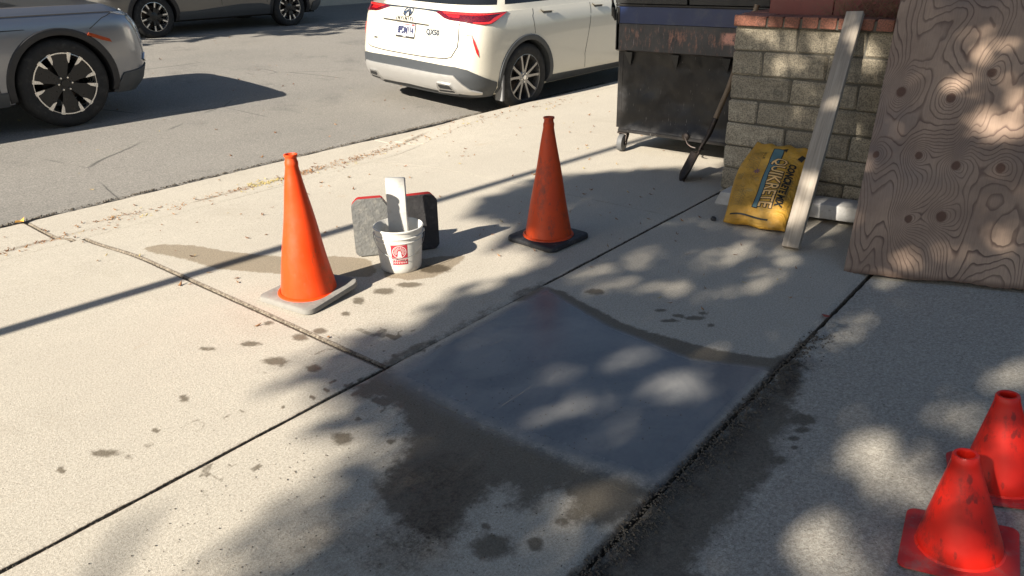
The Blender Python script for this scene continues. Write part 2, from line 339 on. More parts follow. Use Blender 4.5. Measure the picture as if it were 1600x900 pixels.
def attrs(x, y):
    wet = np.maximum.reduce([soft(poly_sd(x, y, WETL), .09), soft(poly_sd(x, y, WETF), .035), soft(poly_sd(x, y, WETR), .09)])
    for b in BLOTS:
        dx, dy = x - b[0], y - b[1]
        q = np.hypot(b[2] * dx + b[3] * dy, b[4] * dx + b[5] * dy)
        wet = np.maximum(wet, np.clip(1.25 - q * .8, 0, 1) * .85)
    fine = vnoise(x, y, .035, 5) * vnoise(x, y, .13, 6)
    near = np.exp(-(np.maximum(0, np.abs(y - YA) - .0) / .5) ** 2) * np.exp(-((x - 1.6) / 1.1) ** 2)
    wet = np.maximum(wet, np.where(fine > .50, .8, 0) * near)
    damp = np.maximum(soft(poly_sd(x, y, DAMP), .04), soft(poly_sd(x, y, DAMP2), .04))
    fresh = soft(poly_sd(x, y, PATCH), .04 + .09 * sst((1.95 - x) / .3))
    wet = np.maximum(wet, np.exp(-((y - YA - .02) / .045) ** 4) * sst((x - 1.55) / .2) * sst((2.95 - x) / .2) * (.25 + .5 * vnoise(x, y, .12, 71)))
    mud = sst((y - (YC - .24)) / .18) * (y < YC) * sst((x - .9) / .4) * sst((2.9 - x) / .12)
    flow = np.exp(-((y - 5.24 - .2 * sst((x - 4.2) / 1.7)) / .05) ** 2) * (.2 + .55 * vnoise(x, y, .25, 93)) * (y > 5)
    strip = np.exp(-((y - YC) / .022) ** 2) * sst((x - .3) / .4) * (x < 3.0)
    dirt = np.maximum.reduce([soft(poly_sd(x, y, DIRT), .20) * (.35 + .6 * vnoise(x, y, .16, 91)), mud * (.35 + .5 * vnoise(x, y, .06, 72)), strip * 1.0, flow,
        .80 * sst((1.25 - x) / .6) * np.exp(-((y - 1.12) / .40) ** 2)])
    return dict(wet=wet, damp=damp, fresh=fresh, dirt=dirt)

def grid_sheet(name, xs, ts, yfun, zfun, mat, parent=None, att=True, kind=None, skirt=.05, rimdirt=True):
    X, T = np.meshgrid(xs, ts, indexing='ij')
    Y = yfun(X, T); Z = zfun(X, Y, T)
    nx, nt = X.shape
    v = np.stack([X, Y, Z], -1).reshape(-1, 3)
    idx = np.arange(nx * nt).reshape(nx, nt)
    q = np.stack([idx[:-1, :-1], idx[1:, :-1], idx[1:, 1:], idx[:-1, 1:]], -1).reshape(-1, 4)
    # skirt round the rim so the edge of a slab is solid
    rim = np.concatenate([idx[:, 0], idx[-1, 1:], idx[-2::-1, -1], idx[0, -2:0:-1]])
    low = v[rim].copy(); low[:, 2] -= skirt
    base = len(v); v = np.concatenate([v, low]); m = len(rim)
    k = np.arange(m)
    sk = np.stack([rim[k], base + k, base + (k + 1) % m, rim[(k + 1) % m]], -1)
    q = np.concatenate([q, sk])
    me = bpy.data.meshes.new(name)
    me.vertices.add(len(v)); me.vertices.foreach_set('co', v.astype(np.float32).ravel())
    me.loops.add(q.size); me.loops.foreach_set('vertex_index', q.ravel().astype(np.int32))
    me.polygons.add(len(q)); me.polygons.foreach_set('loop_start', np.arange(0, q.size, 4, dtype=np.int32)); me.polygons.foreach_set('loop_total', np.full(len(q), 4, dtype=np.int32))
    me.update(calc_edges=True); me.validate()
    me.polygons.foreach_set('use_smooth', [True] * len(me.polygons)); me.set_sharp_from_angle(angle=math.radians(50))
    if att:
        A = attrs(v[:, 0], v[:, 1])
        if rimdirt:
            dd = np.minimum(np.minimum(v[:, 0] - xs[0], xs[-1] - v[:, 0]), 1)
            if rimdirt == 'x0': dd = dd * 0 + 1
            xw = np.where(np.abs(v[:, 0] - XB) < .2, 1.3, np.where(np.abs(v[:, 0] - 1.66) < .05, 1.2, .30)); A['dirt'] = np.maximum(A['dirt'], np.where(dd < .0095, xw, 0)); Tt = np.concatenate([T.ravel(), np.zeros(m)])
            A['dirt'] = np.maximum(A['dirt'], np.where(((Tt <= 1e-9) | (Tt >= ts[-1] - 1e-9)) & ~((v[:, 0] > 1.75) & (v[:, 0] < 2.80) & (np.abs(v[:, 1] - YA) < .03)), 1.1, 0)); A['dirt'][base:] = np.where((v[base:, 0] > 1.75) & (v[base:, 0] < 2.8) & (np.abs(v[base:, 1] - YA) < .03), .5, 1.0)
        for k2, val in A.items():
            a = me.attributes.new(k2, 'FLOAT', 'POINT'); a.data.foreach_set('value', val.astype(np.float32))
    o = link(name, me, mat, parent)
    if kind: o['kind'] = kind
    return o

def edge_round(d, r=.010, h=.004):
    return -h * (1 - sst(d / r))

sidewalk = empty('sidewalk', (0, 0, 0)); sidewalk['kind'] = 'structure'
def yj(X): return 4.95 + .27 * sst((X - 4.2) / 1.7)
def lin(a, b, step): return np.linspace(a, b, max(2, int(round((b - a) / step)) + 1))
def edged(a, b, step):
    e = np.array([0, .004, .009, .015])
    return np.concatenate([a + e, lin(a + .03, b - .03, step), b - e[::-1]])
# outer row of slabs, towards the street
for x0, x1, st in ((-3.2, XB - .006, .022), (XB + .006, 4.152, .02), (4.155, 5.872, .05), (5.875, 8.6, .08), (8.608, 12.0, .2), (12.008, 16, .4)):
    tt = edged(0, 1, .02 / 2.8 if st < .03 else st / 2.8)
    tt = np.sort(np.concatenate([[0, .0015, .0032, .0055], lin(.012, .988, st / 2.82), [.9945, .9968, .9985, 1]]))
    def yf(X, T): return (YA + .006 - .0045 * sst((X - 1.7) / .15) * sst((2.85 - X) / .1) + .003 * vnoise(X, X * 0, .09, 3)) + (yj(X) - .006 - YA - .007) * T
    def zf(X, Y, T, x0=x0, x1=x1):
        d = np.minimum.reduce([X - x0 + (abs(x0 - XB) > .2), x1 - X + (abs(x1 - XB) > .2), Y - (YA + .006), yj(X) - .006 - Y])
        apron = -.05 * sst((Y - 4.1) / .85) * (1 - sst((X - 4.2) / 1.7))
        return edge_round(d) + apron + .002 * (vnoise(X, Y, .5, 9) - .5)
    o = grid_sheet('slab', edged(x0, x1, st), tt, yf, zf, MAT['sidewalk'], sidewalk)
# inner row: old slab, fresh patch, old slab
XL = [(-3.2, 1.66, .016), (1.66, 2.80, .011), (2.80, 4.76, .016)]
for i, (x0, x1, st) in enumerate(XL):
    def yf(X, T): return YC + .004 + (YA - .006 + .006 * sst((X - 1.7) / .15) * sst((2.85 - X) / .1) - .003 * vnoise(X, X * 0, .07, 4) - YC - .004) * T
    def zf(X, Y, T, x0=x0, x1=x1, i=i):
        dA = YA - .007 - Y; dC = Y - YC - .004
        chip = .006 + .012 * vnoise(X, X * 0, .03, 8) * (X > .2)
        z = edge_round(dA) + np.where(X > .3, -.010 * (1 - sst(dC / (.006 + chip))), edge_round(dC))
        if i == 1: z = z + .0010 * soft(poly_sd(X, Y, PATCH), .02) + .0012 * vnoise(X, Y * 3, .12, 12)
        sx = np.minimum(X - x0, x1 - X)
        if i != 1: z = z + np.where((x1 - X < .02) | (X - x0 < .02), 0, 0)
        return z + .0012 * (vnoise(X, Y, .3, 10) - .5)
    n = 'fresh_concrete_patch' if i == 1 else 'slab'
    o = grid_sheet(n, lin(x0, x1, st), np.concatenate([[0, .004], lin(.012, .988, st / 1.25), [.996, 1]]), yf, zf, MAT['sidewalk'], sidewalk, rimdirt='x0')
    if i == 1: o['label'] = 'freshly trowelled dark grey concrete patch, still wet'
# driveway rising towards the house
def zdrive(X, Y, T=None):
    s = np.maximum(0, YC - Y)
    z = .14 * s - .01
    rough = np.exp(-((Y - YC + .05) / .07) ** 2) * sst((X - .3) / .5) * sst((3.6 - X) / .4)
    z = z + rough * (.022 * vnoise(X, Y, .03, 21) * vnoise(X, Y, .15, 22) + .006 * vnoise(X, Y, .012, 23) - .004)
    return z + .002 * (vnoise(X, Y, .4, 24) - .5)
ys = np.concatenate([-lin(0, .5, .008), -lin(.52, 1.6, .02), -lin(1.7, 7, .2)])
grid_sheet('driveway', np.concatenate([lin(-3.2, .2, .06), lin(.22, 3.6, .012), lin(3.65, 7.5, .05)]), ys,
           lambda X, T: YC - .012 - .006 * vnoise(X, X * 0, .04, 14) * (X > .3) + T, zdrive, MAT['drive'], kind='structure', rimdirt=False)
# curb and gutter
def curb_y(X, T):
    return yj(X) + (5.735 + .012 * vnoise(X, X * 0, .06, 31) - yj(X)) * T
def curb_z(X, Y, T):
    k = sst((X - 4.2) / 1.7)
    yg0 = 5.28; za = -.05 - .045 * sst((Y - 4.97) / .3) + .008 * sst((Y - 5.35) / .4)
    zb = np.where(Y < 5.43, 0, -.105 * sst((Y - 5.43) / .035)) + .02 * sst((Y - 5.5) / .25) * 0
    d = np.minimum(Y - yj(X), 1)
    return za * (1 - k) + zb * k + edge_round(d, .012, .006)
curb = empty('curb_and_gutter', (0, 0, 0)); curb['kind'] = 'structure'
for x0, x1, st in ((-3.2, 1.66, .03), (1.672, 4.8, .03), (4.806, 8.4, .03), (8.406, 16, .1)):
    def cz(X, Y, T, x0=x0, x1=x1): return curb_z(X, Y, T) + edge_round(np.minimum(X - x0, x1 - X), .010, .004)
    grid_sheet('curb_segment', edged(x0, x1, st), np.concatenate([[0, .006], lin(.02, .98, .02), [.993, 1]]), curb_y, cz, MAT['sidewalk'], curb)
# road climbing gently to its crown, then the far curb
def zroad(Y): return -.088 + .0655 * (Y - 5.73)
def ragged(X): return 5.758 + .03 * vnoise(X, X * 0, .05, 33) + .012 * vnoise(X, X * 0, .3, 34)
grid_sheet('road', np.concatenate([lin(-30, -1.6, 2), lin(-1.5, 9, .05), lin(9.5, 60, 2)]), np.concatenate([[0, .004, .01, .02], lin(.04, 9.6, .16)]),
           lambda X, T: ragged(X) + T, lambda X, Y, T: zroad(Y) + .004 - .012 * (1 - sst(T / .03)) + .004 * (vnoise(X, Y, .8, 35) - .5), MAT['asphalt'], att=False, kind='structure')
grid_sheet('far_curb', lin(-30, 60, 1.5), np.array([0, .3, .32, .34, .36, .5, 1.9]), lambda X, T: 15.35 + T,
           lambda X, Y, T: np.where(T < .31, zroad(15.35) + .002 - .0 * T, np.where(T < .33, zroad(15.35) + .1, zroad(15.35) + .14)), MAT['sidewalk'], kind='structure', rimdirt=False)
grid_sheet('far_yard', lin(-40, 70, 2), lin(0, 30, 2), lambda X, T: 17.2 + T, lambda X, Y, T: zroad(15.35) + .13 + .02 * vnoise(X, Y, 2, 40) + T * .01, MAT['lawn_soil'], att=False, kind='structure')
# soil bed beneath the slabs, reaching the horizon
def zbed(X, Y): return np.where(Y > 5.7, -.12 + .0655 * (Y - 5.73) - .03, np.where(Y > 3.9, -.21, np.where(Y < YC, .14 * (YC - Y) - .045, -.03 )))
grid_sheet('ground', np.concatenate([lin(-200, -10, 30), lin(-8, 20, 1), lin(30, 250, 30)]), np.concatenate([[-120, -60, -20, -10], lin(-6.2, .8, .5), [YC - .02, YC + .02, 3.0, 3.88, 3.92, 5.0, 5.68, 5.72], lin(6, 16, 2), [17, 40, 80, 200]]),
           lambda X, T: T, lambda X, Y, T: np.where(T < -6.5, .14 * (YC + 6.2) - .05, np.where(T > 17, .62, zbed(X, Y))), MAT['soil'], att=False, kind='structure')

# crumbs of cement and grit along the wet edge, and leaf litter (nobody could count them)
MAT['grit'] = plain('cement_grit', (.10, .085, .065), .9, var=.5, scale=40)
def crumbs(name, pts, smin, smax, mat, seed=1):
    r = random.Random(seed); V = []; F = []
    for x, y, z in pts:
        s = r.uniform(smin, smax); b = len(V)
        for dx, dy, dz in ((1, 0, 0), (-.6, .8, 0), (-.5, -.9, .1), (.1, 0, .9), (0, .1, -.5)):
            V.append((x + s * dx * r.uniform(.6, 1.2), y + s * dy * r.uniform(.6, 1.2), z + s * dz * r.uniform(.6, 1.1) + s * .2))
        F += [(b, b + 1, b + 3), (b + 1, b + 2, b + 3), (b + 2, b, b + 3), (b + 1, b, b + 4), (b + 2, b + 1, b + 4), (b, b + 2, b + 4)]
    return tag(pyobj(name, V, F, mat), kind='stuff')
pts = []
for i in range(2600):
    x = random.uniform(.7, 3.1); y = YC - abs(random.gauss(0, .045)) - .0 if random.random() < .8 else YC + random.gauss(0, .02)
    pts.append((x, y, float(zdrive(np.array(x), np.array(y))) + .002 if y < YC - .015 else -.004))
crumbs('cement_crumbs', pts, .0015, .0065, MAT['grit'])
pts = [(random.uniform(-.5, 4.7), random.gauss(YA, .010), -.009) for i in range(900)]
pts += [(random.uniform(.2, 2.2), random.uniform(.95, 2.0), .001) for i in range(900)]
pts += [(random.uniform(1, 4), random.uniform(-.1, .8), None) for i in range(300)]
pts = [(x, y, z if z is not None else float(zdrive(np.array(x), np.array(y)))) for x, y, z in pts]
crumbs('loose_grit', pts, .001, .004, MAT['grit'], 2)
pts = [(random.uniform(-2, 9), float(ragged(np.array(0.))) + random.gauss(-.012, .012), -.085) for i in range(1800)]
crumbs('asphalt_crumbs', pts, .003, .012, MAT['grit'], 3)

def leaf_shape(L, W, curl):
    return [(-L / 2, 0, curl), (-L * .2, W / 2, 0), (L * .2, W * .42, 0), (L / 2, 0, curl * 1.4), (L * .2, -W * .42, 0), (-L * .2, -W / 2, 0)]
MAT['litter'] = NT('dry_leaf_litter')
_m = MAT['litter']; _c = _m.mix(_m.step(_m.noise(5, 2), .4, .6), (.28, .14, .05), (.16, .07, .03)); _c = _m.mix(_m.step(_m.noise(3.3, 1), .55, .62), _c, (.42, .33, .12))
MAT['litter'] = _m.out(_c, .7)
V = []; F = []
def add_leaf(x, y, z, L, W, r=random):
    a = r.uniform(0, 6.28); t = r.uniform(-.35, .35); b = len(V)
    R = Matrix.Rotation(a, 3, 'Z') @ Matrix.Rotation(t, 3, 'X')
    for p in leaf_shape(L, W, L * r.uniform(.05, .35)):
        q = R @ Vector(p); V.append((x + q.x, y + q.y, z + abs(q.z) + .004))
    F.append(tuple(range(b, b + 6)))
def gz(x, y):
    x_, y_ = np.array(float(x)), np.array(float(y))
    if y < YC: return float(zdrive(x_, y_))
    if y < yj(x_): return float(-.05 * sst((y_ - 4.1) / .85) * (1 - sst((x_ - 4.2) / 1.7)))
    if y < 5.73: return float(curb_z(x_, y_, 0))
    return float(zroad(y))
for i in range(150):
    x, y = random.uniform(1.5, 8), random.gauss(4.0, .9)
    if 2.1 < y < 5.0: add_leaf(x, y, gz(x, y), random.uniform(.015, .045), random.uniform(.004, .014))
for i in range(420):
    x = random.uniform(-1, 7.5); y = random.gauss(5.2, .14)
    if 4.95 < y < 5.7: add_leaf(x, y, gz(x, y), random.uniform(.012, .04), random.uniform(.004, .015))
for cx, cy, n, s in ((3.3, 5.25, 260, .32), (2.1, 5.35, 45, .10), (4.4, 5.3, 90, .3), (1.6, 5.2, 20, .1), (3.9, 5.3, 120, .4)):
    for i in range(n):
        x, y = random.gauss(cx, s), random.gauss(cy, .035); add_leaf(x, y, gz(x, y), random.uniform(.01, .035), random.uniform(.004, .012))
for i in range(260):
    x, y = random.uniform(0, 12), random.uniform(5.9, 13); add_leaf(x, y, gz(x, y), random.uniform(.012, .05), random.uniform(.01, .02))
for i in range(70):
    x, y = random.uniform(2.9, 4.7), random.uniform(.95, 3.1); add_leaf(x, y, gz(x, y), random.uniform(.012, .045), random.uniform(.002, .006))
tag(pyobj('leaf_litter', V, F, MAT['litter']), kind='stuff')
V = []; F = []
MAT['redleaf'] = plain('red_leaf', (.30, .05, .03), .5, var=.3, scale=60, bump=0)
rl = pyobj('fallen_leaf', [(.02, 0, .012), (.008, .013, .004), (-.012, .012, .001), (-.02, 0, .004), (-.01, -.012, .002), (.01, -.012, .006), (-.045, .004, .001), (-.02, .0015, .004)], [(0, 1, 2, 3, 4, 5), (3, 6, 7)], MAT['redleaf'])
rl.location = (3.27, .875, .003); rl.rotation_euler = (0, 0, 2.2)
tag(rl, 'small dark red leaf lying on the seam between pale slab and driveway', 'leaf')
yl = pyobj('fallen_leaf', [(.03, 0, .03), (.01, .03, .004), (-.02, .03, .012), (-.035, 0, .004), (-.02, -.03, .02), (.01, -.03, .006)], [(0, 1, 2, 3, 4, 5)], plain('yellow_leaf', (.55, .30, .06), .5, var=.5, scale=50, bump=0))
yl.location = (1.64, 5.74, -.078); tag(yl, 'curled yellow leaf at the edge of the asphalt by the gutter', 'leaf')

# ------------------------------------------------------------------ tree behind the camera that throws the dappled shade
SP = [(-.2, .9), (.1, 1.3), (.45, 1.5)] + SHADE + [(5.5, 2.28), (5.8, 2.4), (5.86, 3.28), (7.2, 3.2), (8.6, 2.6), (9, 0), (8, -3), (4, -4.2), (0, -3.5), (-1.2, -1)]
LIT += [[2.30, .07, 3.6, 0, 0, 3.6, .5], [2.66, .01, 3.4, 0, 0, 3.4, .42], [2.05, .10, 7, 0, 0, 7, .5]]
def transmit(gx, gy):
    gxn = gx + .10 * (vnoise(gx, gy, .22, 51) - .5); gyn = gy + .10 * (vnoise(gx, gy, .22, 52) - .5)
    ins = soft(poly_sd(gxn, gyn, SP) + .10 * (vnoise(gx, gy, .3, 57) - .5), .07 + .12 * (gx < 2.0))
    lit_ = np.zeros_like(gx)
    for cx, cy, a, b, c, d, am in LIT:
        dx, dy = gxn - cx, gyn - cy
        q = np.hypot(a * dx + b * dy, c * dx + d * dy)
        lit_ = np.maximum(lit_, min(1, am * 1.25) * np.exp(-np.maximum(q / 1.2, 0) ** 3.5) * np.clip(.55 + .9 * vnoise(gx, gy, .075, 81), 0, 1))
    base = .025 + .10 * vnoise(gx, gy, .35, 53) ** 2 + .26 * sst((vnoise(gx, gy, .17, 54) - .66) / .16) * sst((vnoise(gx, gy, .8, 58) - .25) / .3)
    base = np.where(gx > 5.75, base * .25, base)
    T = base + (1 - base) * lit_
    return (1 - ins) + ins * T
NS = 300000
gx = rng.uniform(-1.5, 9.2, NS); gy = rng.uniform(-4.4, 3.6, NS)
tau = -np.log(np.clip(transmit(gx, gy), .03, 1))
far_off = (gy < -.4) | (gx < .2)
dens = np.where(far_off, np.minimum(tau, 1.0), tau) / 3.5
keep = rng.random(NS) < dens * 1.0
gx, gy = gx[keep], gy[keep]; N = len(gx)
zz = rng.uniform(4.6, 7.6, N)
cot = 1 / math.tan(SUN_EL)
cx = gx - zz * cot * math.cos(SUN_AZ); cy = gy - zz * cot * math.sin(SUN_AZ)
L = rng.uniform(.09, .15, N)[:, None]; W = L * rng.uniform(.5, .62, N)[:, None]
nrm = rng.normal(size=(N, 3)); nrm[:, 2] = np.abs(nrm[:, 2]) * 1.3 + .3; nrm /= np.linalg.norm(nrm, axis=1)[:, None]
t1 = np.cross(nrm, rng.normal(size=(N, 3))); t1 /= np.linalg.norm(t1, axis=1)[:, None]; t2 = np.cross(nrm, t1)
C3 = np.stack([cx, cy, zz], 1)
VV = np.stack([C3 - t1 * L / 2, C3 + t2 * W / 2 - nrm * L * .05, C3 + t1 * L / 2, C3 - t2 * W / 2 - nrm * L * .05], 1).reshape(-1, 3)
me = bpy.data.meshes.new('crown'); q = np.arange(4 * N, dtype=np.int32)
me.vertices.add(4 * N); me.vertices.foreach_set('co', VV.astype(np.float32).ravel()); me.loops.add(4 * N); me.loops.foreach_set('vertex_index', q)
me.polygons.add(N); me.polygons.foreach_set('loop_start', q[::4].copy()); me.polygons.foreach_set('loop_total', np.full(N, 4, np.int32)); me.update(calc_edges=True)
def leaf_mat(name, a, b):
    m = NT(name); c = m.mix(m.noise(2.5, 3), a, b); c = m.mix(m.step(m.noise(11, 2), .35, .7, 0, .6), c, tuple(k * 1.5 for k in b))
    return m.out(c, .5, Subsurface_Weight=0.0)
MAT['leaf'] = leaf_mat('tree_leaf', (.035, .07, .018), (.07, .12, .03))
MAT['bark'] = plain('bark', (.12, .09, .065), .9, var=.4, scale=14, bump=.8, bscale=22, bdist=.02)
tree = empty('shade_tree', (-8.2, -1.6, -.02), 'broad leafy street tree behind the viewer that shades the fresh concrete', 'tree')
cr_ = link('crown', me, MAT['leaf'], tree); cr_.matrix_parent_inverse = Matrix.Translation((8.2, 1.6, .02)); cr_['kind'] = 'stuff'
bm = bmesh.new(); tube(bm, [(0, 0, -.1), (.02, 0, .5), (.1, .1, 2.0), (.05, .3, 3.4)], [.30, .22, .18, .15], 14); obj('trunk', bm, MAT['bark'], tree, 60)
for k, (ex, ey, ez) in enumerate(((2.2, 3.6, 6.0), (-1.5, 4.2, 6.4), (.8, 2.2, 7.0), (1.8, .6, 6.3), (-2.2, .8, 6.2))):
    bm = bmesh.new(); tube(bm, [(.05, .3, 3.3), (ex * .35, .3 + ey * .3, 4.3), (ex * .7, .3 + ey * .7, 5.3), (ex, ey + .2, ez)], [.11, .08, .045, .015], 8); obj('limb', bm, MAT['bark'], tree, 60)
# steel lamp post out of frame on the left, its shadow crosses the walk
MAT['galv'] = plain('galvanised_steel', (.35, .36, .36), .45, .8, var=.1)
lp = empty('street_lamp', (-3.0, 4.055, -.02), 'grey steel street lamp post left of the view, casting the long thin shadow', 'street lamp')
bm = bmesh.new(); lathe(bm, [(.0, 0), (.13, 0), (.13, .03), (.07, .05), (.07, .35), (.052, .4), (.036, 7.6), (0, 7.62)], 16); obj('pole', bm, MAT['galv'], lp, 40)
bm = bmesh.new(); tube(bm, [(0, 0, 7.3), (0, .7, 7.75), (0, 1.6, 7.85)], [.03, .028, .025], 8); obj('arm', bm, MAT['galv'], lp, 40)
bm = bmesh.new(); box(bm, -.13, .13, 1.5, 2.1, 7.8, 7.92, .03); obj('lamp_head', bm, MAT['galv'], lp, 40)

# far side: trees and shrubs across the street, deep in shade
def leafy(name, parent, c, r, n, size, mat, seed, M=None):
    g = np.random.default_rng(seed); d = g.normal(size=(n, 3)); d /= np.linalg.norm(d, axis=1)[:, None]
    lump = 1 + .25 * np.sin(d[:, 0] * 5 + seed) * np.cos(d[:, 1] * 4 + seed * 2) + .15 * np.sin(d[:, 2] * 9)
    P = d * (g.random(n)[:, None] ** .4) * lump[:, None] * np.array(r) + np.array(c)
    nr = d + g.normal(size=(n, 3)) * .8; nr /= np.linalg.norm(nr, axis=1)[:, None]
    a = np.cross(nr, g.normal(size=(n, 3))); a /= np.linalg.norm(a, axis=1)[:, None]; b = np.cross(nr, a); s = size * g.uniform(.6, 1.3, n)[:, None]
    Vx = np.stack([P - a * s, P + b * s * .5, P + a * s, P - b * s * .5], 1).reshape(-1, 3); f = [(4 * i, 4 * i + 1, 4 * i + 2, 4 * i + 3) for i in range(n)]
    return tag(pyobj(name, Vx.tolist(), f, mat, parent), kind='stuff')
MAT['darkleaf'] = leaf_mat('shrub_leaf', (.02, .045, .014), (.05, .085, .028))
zf_ = zroad(15.35) + .12
for i, (x, y) in enumerate(((1.5, 16.6), (7.0, 16.9), (13.0, 16.7), (19.5, 16.8))):
    t = empty('street_tree', (x, y, zf_), ['leafy street tree on the far verge, behind the silver car', 'leafy street tree on the far verge, behind the grey wagon', 'leafy street tree on the far verge, behind the white car tailgate', 'leafy street tree on the far verge, behind the dumpster'][i], 'tree', 'trees on the far verge')
    bm = bmesh.new(); tube(bm, [(0, 0, 0), (.05, 0, 1.4), (-.05, .05, 3)], [.2, .15, .11], 10); obj('trunk', bm, MAT['bark'], t, 60)
    leafy('crown', t, (0, -.2, 4.6), (3.3, 3.2, 2.0), 17000, .19, MAT['darkleaf'], i)
SH = ['low dark green shrub across the street, first from the left', 'low dark green shrub across the street behind the grey wagon nose', 'low dark green shrub across the street behind the grey wagon doors', 'low dark green shrub across the street just right of the grey wagon', 'low dark green shrub across the street next to the white car tail lamp', 'low dark green shrub across the street behind the white car', 'low dark green shrub across the street, last on the right']
for i in range(7):
    x = 5.5 + i * 2.3
    t = empty('shrub', (x, 18.0 + .3 * math.sin(i * 2), zf_), SH[i], 'shrub', 'shrubs in the far yard')
    leafy('foliage', t, (0, 0, .5), (1.2, .8, .65), 3000, .06, MAT['darkleaf'], 30 + i)
    bm = bmesh.new(); tube(bm, [(0, 0, -.05), (0, 0, .6)], [.04, .02], 6); obj('stem', bm, MAT['bark'], t)
MAT['stucco'] = plain('far_stucco', (.30, .28, .25), .9, scale=2)
hs = empty('house', (12, 26, zf_), 'pale stucco house far across the street behind the shrubs', 'house')
bm = bmesh.new(); box(bm, -14, 14, 0, 7, 0, 3.2); obj('wall', bm, MAT['stucco'], hs)
bm = bmesh.new(); prism(bm, [(-1.0, 3.15), (3.5, 5.2), (8.0, 3.15)], -15, 15, 'x'); obj('roof', bm, plain('far_roof', (.10, .08, .07), .9), hs)
MAT['farglass'] = plain('far_window_glass', (.03, .035, .04), .15, bump=0)
for k in range(5):
    bm = bmesh.new(); box(bm, -11 + k * 5, -9 + k * 5, -.04, 0.02, 1, 2.3); w = obj('window', bm, plain('window_trim', (.6, .6, .58), .5) if k == 0 else bpy.data.materials['window_trim'], hs)
    bm = bmesh.new(); box(bm, -10.92 + k * 5, -9.08 + k * 5, -.05, -.03, 1.08, 2.22); obj('pane', bm, MAT['farglass'], w)

# ------------------------------------------------------------------ block retaining wall with brick cap
def block_mat(name, base, seed):
    m = NT(name)
    oi = m.n.new('ShaderNodeObjectInfo')
    v = m.math('MULTIPLY', m.math('SUBTRACT', oi.outputs['Random'], .5), .5)
    n2 = m.noise(110, 4, .75); n1 = m.noise(6, 6, .65)
    c = m.mix(m.step(n1, .3, .7), tuple(k * .68 for k in base), base)
    hs_ = m.n.new('ShaderNodeHueSaturation'); m.L(c, hs_.inputs['Color']); m.L(m.math('ADD', v, 1.0), hs_.inputs['Value'])
    c = hs_.outputs[0]
    c = m.mix(m.step(n2, .36, .62), m.mix(.65, c, (.05, .042, .03)), c)
    c = m.mix(m.step(m.noise(4, 7, .7), .52, .7, 0, .7), c, (.07, .065, .055))
    c = m.mix(m.step(m.voro(60), .10, .2, .7, 0), c, (.04, .035, .025))
    return m.out(c, .92, m.bump(m.math('ADD', n2, m.math('MULTIPLY', n1, .8)), .9, .006))
MAT['block'] = block_mat('slump_block', (.50, .43, .315), 1)
MAT['mortar'] = plain('mortar', (.11, .10, .08), .95, var=.35, scale=25, bump=.7, bdist=.004)
MAT['capbrick'] = block_mat('red_cap_brick', (.42, .165, .105), 2)
XW, YW, ZC = 4.79, 2.103, 1.102
wall = empty('block_wall', (XW, YW, 0), 'low grey concrete block planter wall capped with red bricks, behind the yellow sack', 'wall')
def block_variants(L, H, D, n, seed, amp=.004, bev=.009):
    out = []
    for k in range(n):
        r = random.Random(seed + k); bm = bmesh.new()
        box(bm, -D / 2, D / 2, -L / 2, L / 2, -H / 2, H / 2, bev, seg=1)
        for v in bm.verts:
            v.co += Vector((r.uniform(-amp, amp) * .7, r.uniform(-amp, amp), r.uniform(-amp, amp)))
        me = bpy.data.meshes.new('block'); bmesh.ops.recalc_face_normals(bm, faces=bm.faces[:]); bm.to_mesh(me); bm.free()
        out.append(me)
    return out
Lb, Hb, Db = .390, .141, .15
full = block_variants(Lb, Hb, Db, 4, 10); half = block_variants(.190, Hb, Db, 3, 20)
for me in full + half: me.materials.append(MAT['block'])
bm = bmesh.new()
box(bm, .013, .142, -2.9, -.013, -.25, ZC - .005); box(bm, .142, 2.85, -.142, -.010, -.25, ZC - .005)
obj('mortar', bm, MAT['mortar'], wall)
rb = random.Random(5)
for c in range(8):
    z = ZC - .152 * (c + .5)
    # leaf of the wall that runs towards the house
    pos = []; y = 0.0
    if c % 2 == 1: pos.append((half, -.095)); y = -.2
    while y > -2.75: pos.append((full, y - .2 + .002)); y -= .4
    for arr, yy in pos:
        o = bpy.data.objects.new('block', rb.choice(arr)); COL.objects.link(o); o.parent = wall
        o.location = (Db / 2 + rb.uniform(-.003, .003), yy - (.002 if arr is half else 0), z + rb.uniform(-.002, .002)); o.rotation_euler = (0, 0, rb.uniform(-.006, .006))
    # leaf along the street side
    x = .2 if c % 2 == 0 else .4
    while x < 2.7:
        o = bpy.data.objects.new('block', rb.choice(full)); COL.objects.link(o); o.parent = wall
        o.location = (x + .2, -Db / 2, z); o.rotation_euler = (0, 0, math.pi / 2); x += .4
capv = block_variants(.093, .062, .20, 4, 40, .002, .004); capl = block_variants(.205, .062, .093, 2, 50, .002, .004)
for me in capv + capl: me.materials.append(MAT['capbrick'])
bm = bmesh.new(); box(bm, -.022, .155, -2.9, .0, ZC - .002, ZC + .052); box(bm, .155, 2.85, -.155, 0, ZC - .002, ZC + .052)
obj('cap_mortar', bm, MAT['mortar'], wall)
def capbrick(arr, x, y, rz=0, z=ZC + .033):
    o = bpy.data.objects.new('brick', rb.choice(arr)); COL.objects.link(o); o.parent = wall
    o.location = (x, y, z + rb.uniform(-.0015, .0015)); o.rotation_euler = (0, 0, rz + rb.uniform(-.01, .01))
capbrick(capl, .012, -.102); capbrick(capl, .112, -.102)
y = -.215
while y > -2.8:
    capbrick(capv, .068, y - .047 + rb.uniform(-.002, .002)); y -= .105
x = .175
while x < 2.8:
    capbrick(capv, x + .047, -.066, math.pi / 2); x += .105
MAT['plantsoil'] = plain('planter_soil', (.05, .036, .025), .95, var=.5, scale=30, bump=1, bdist=.01)
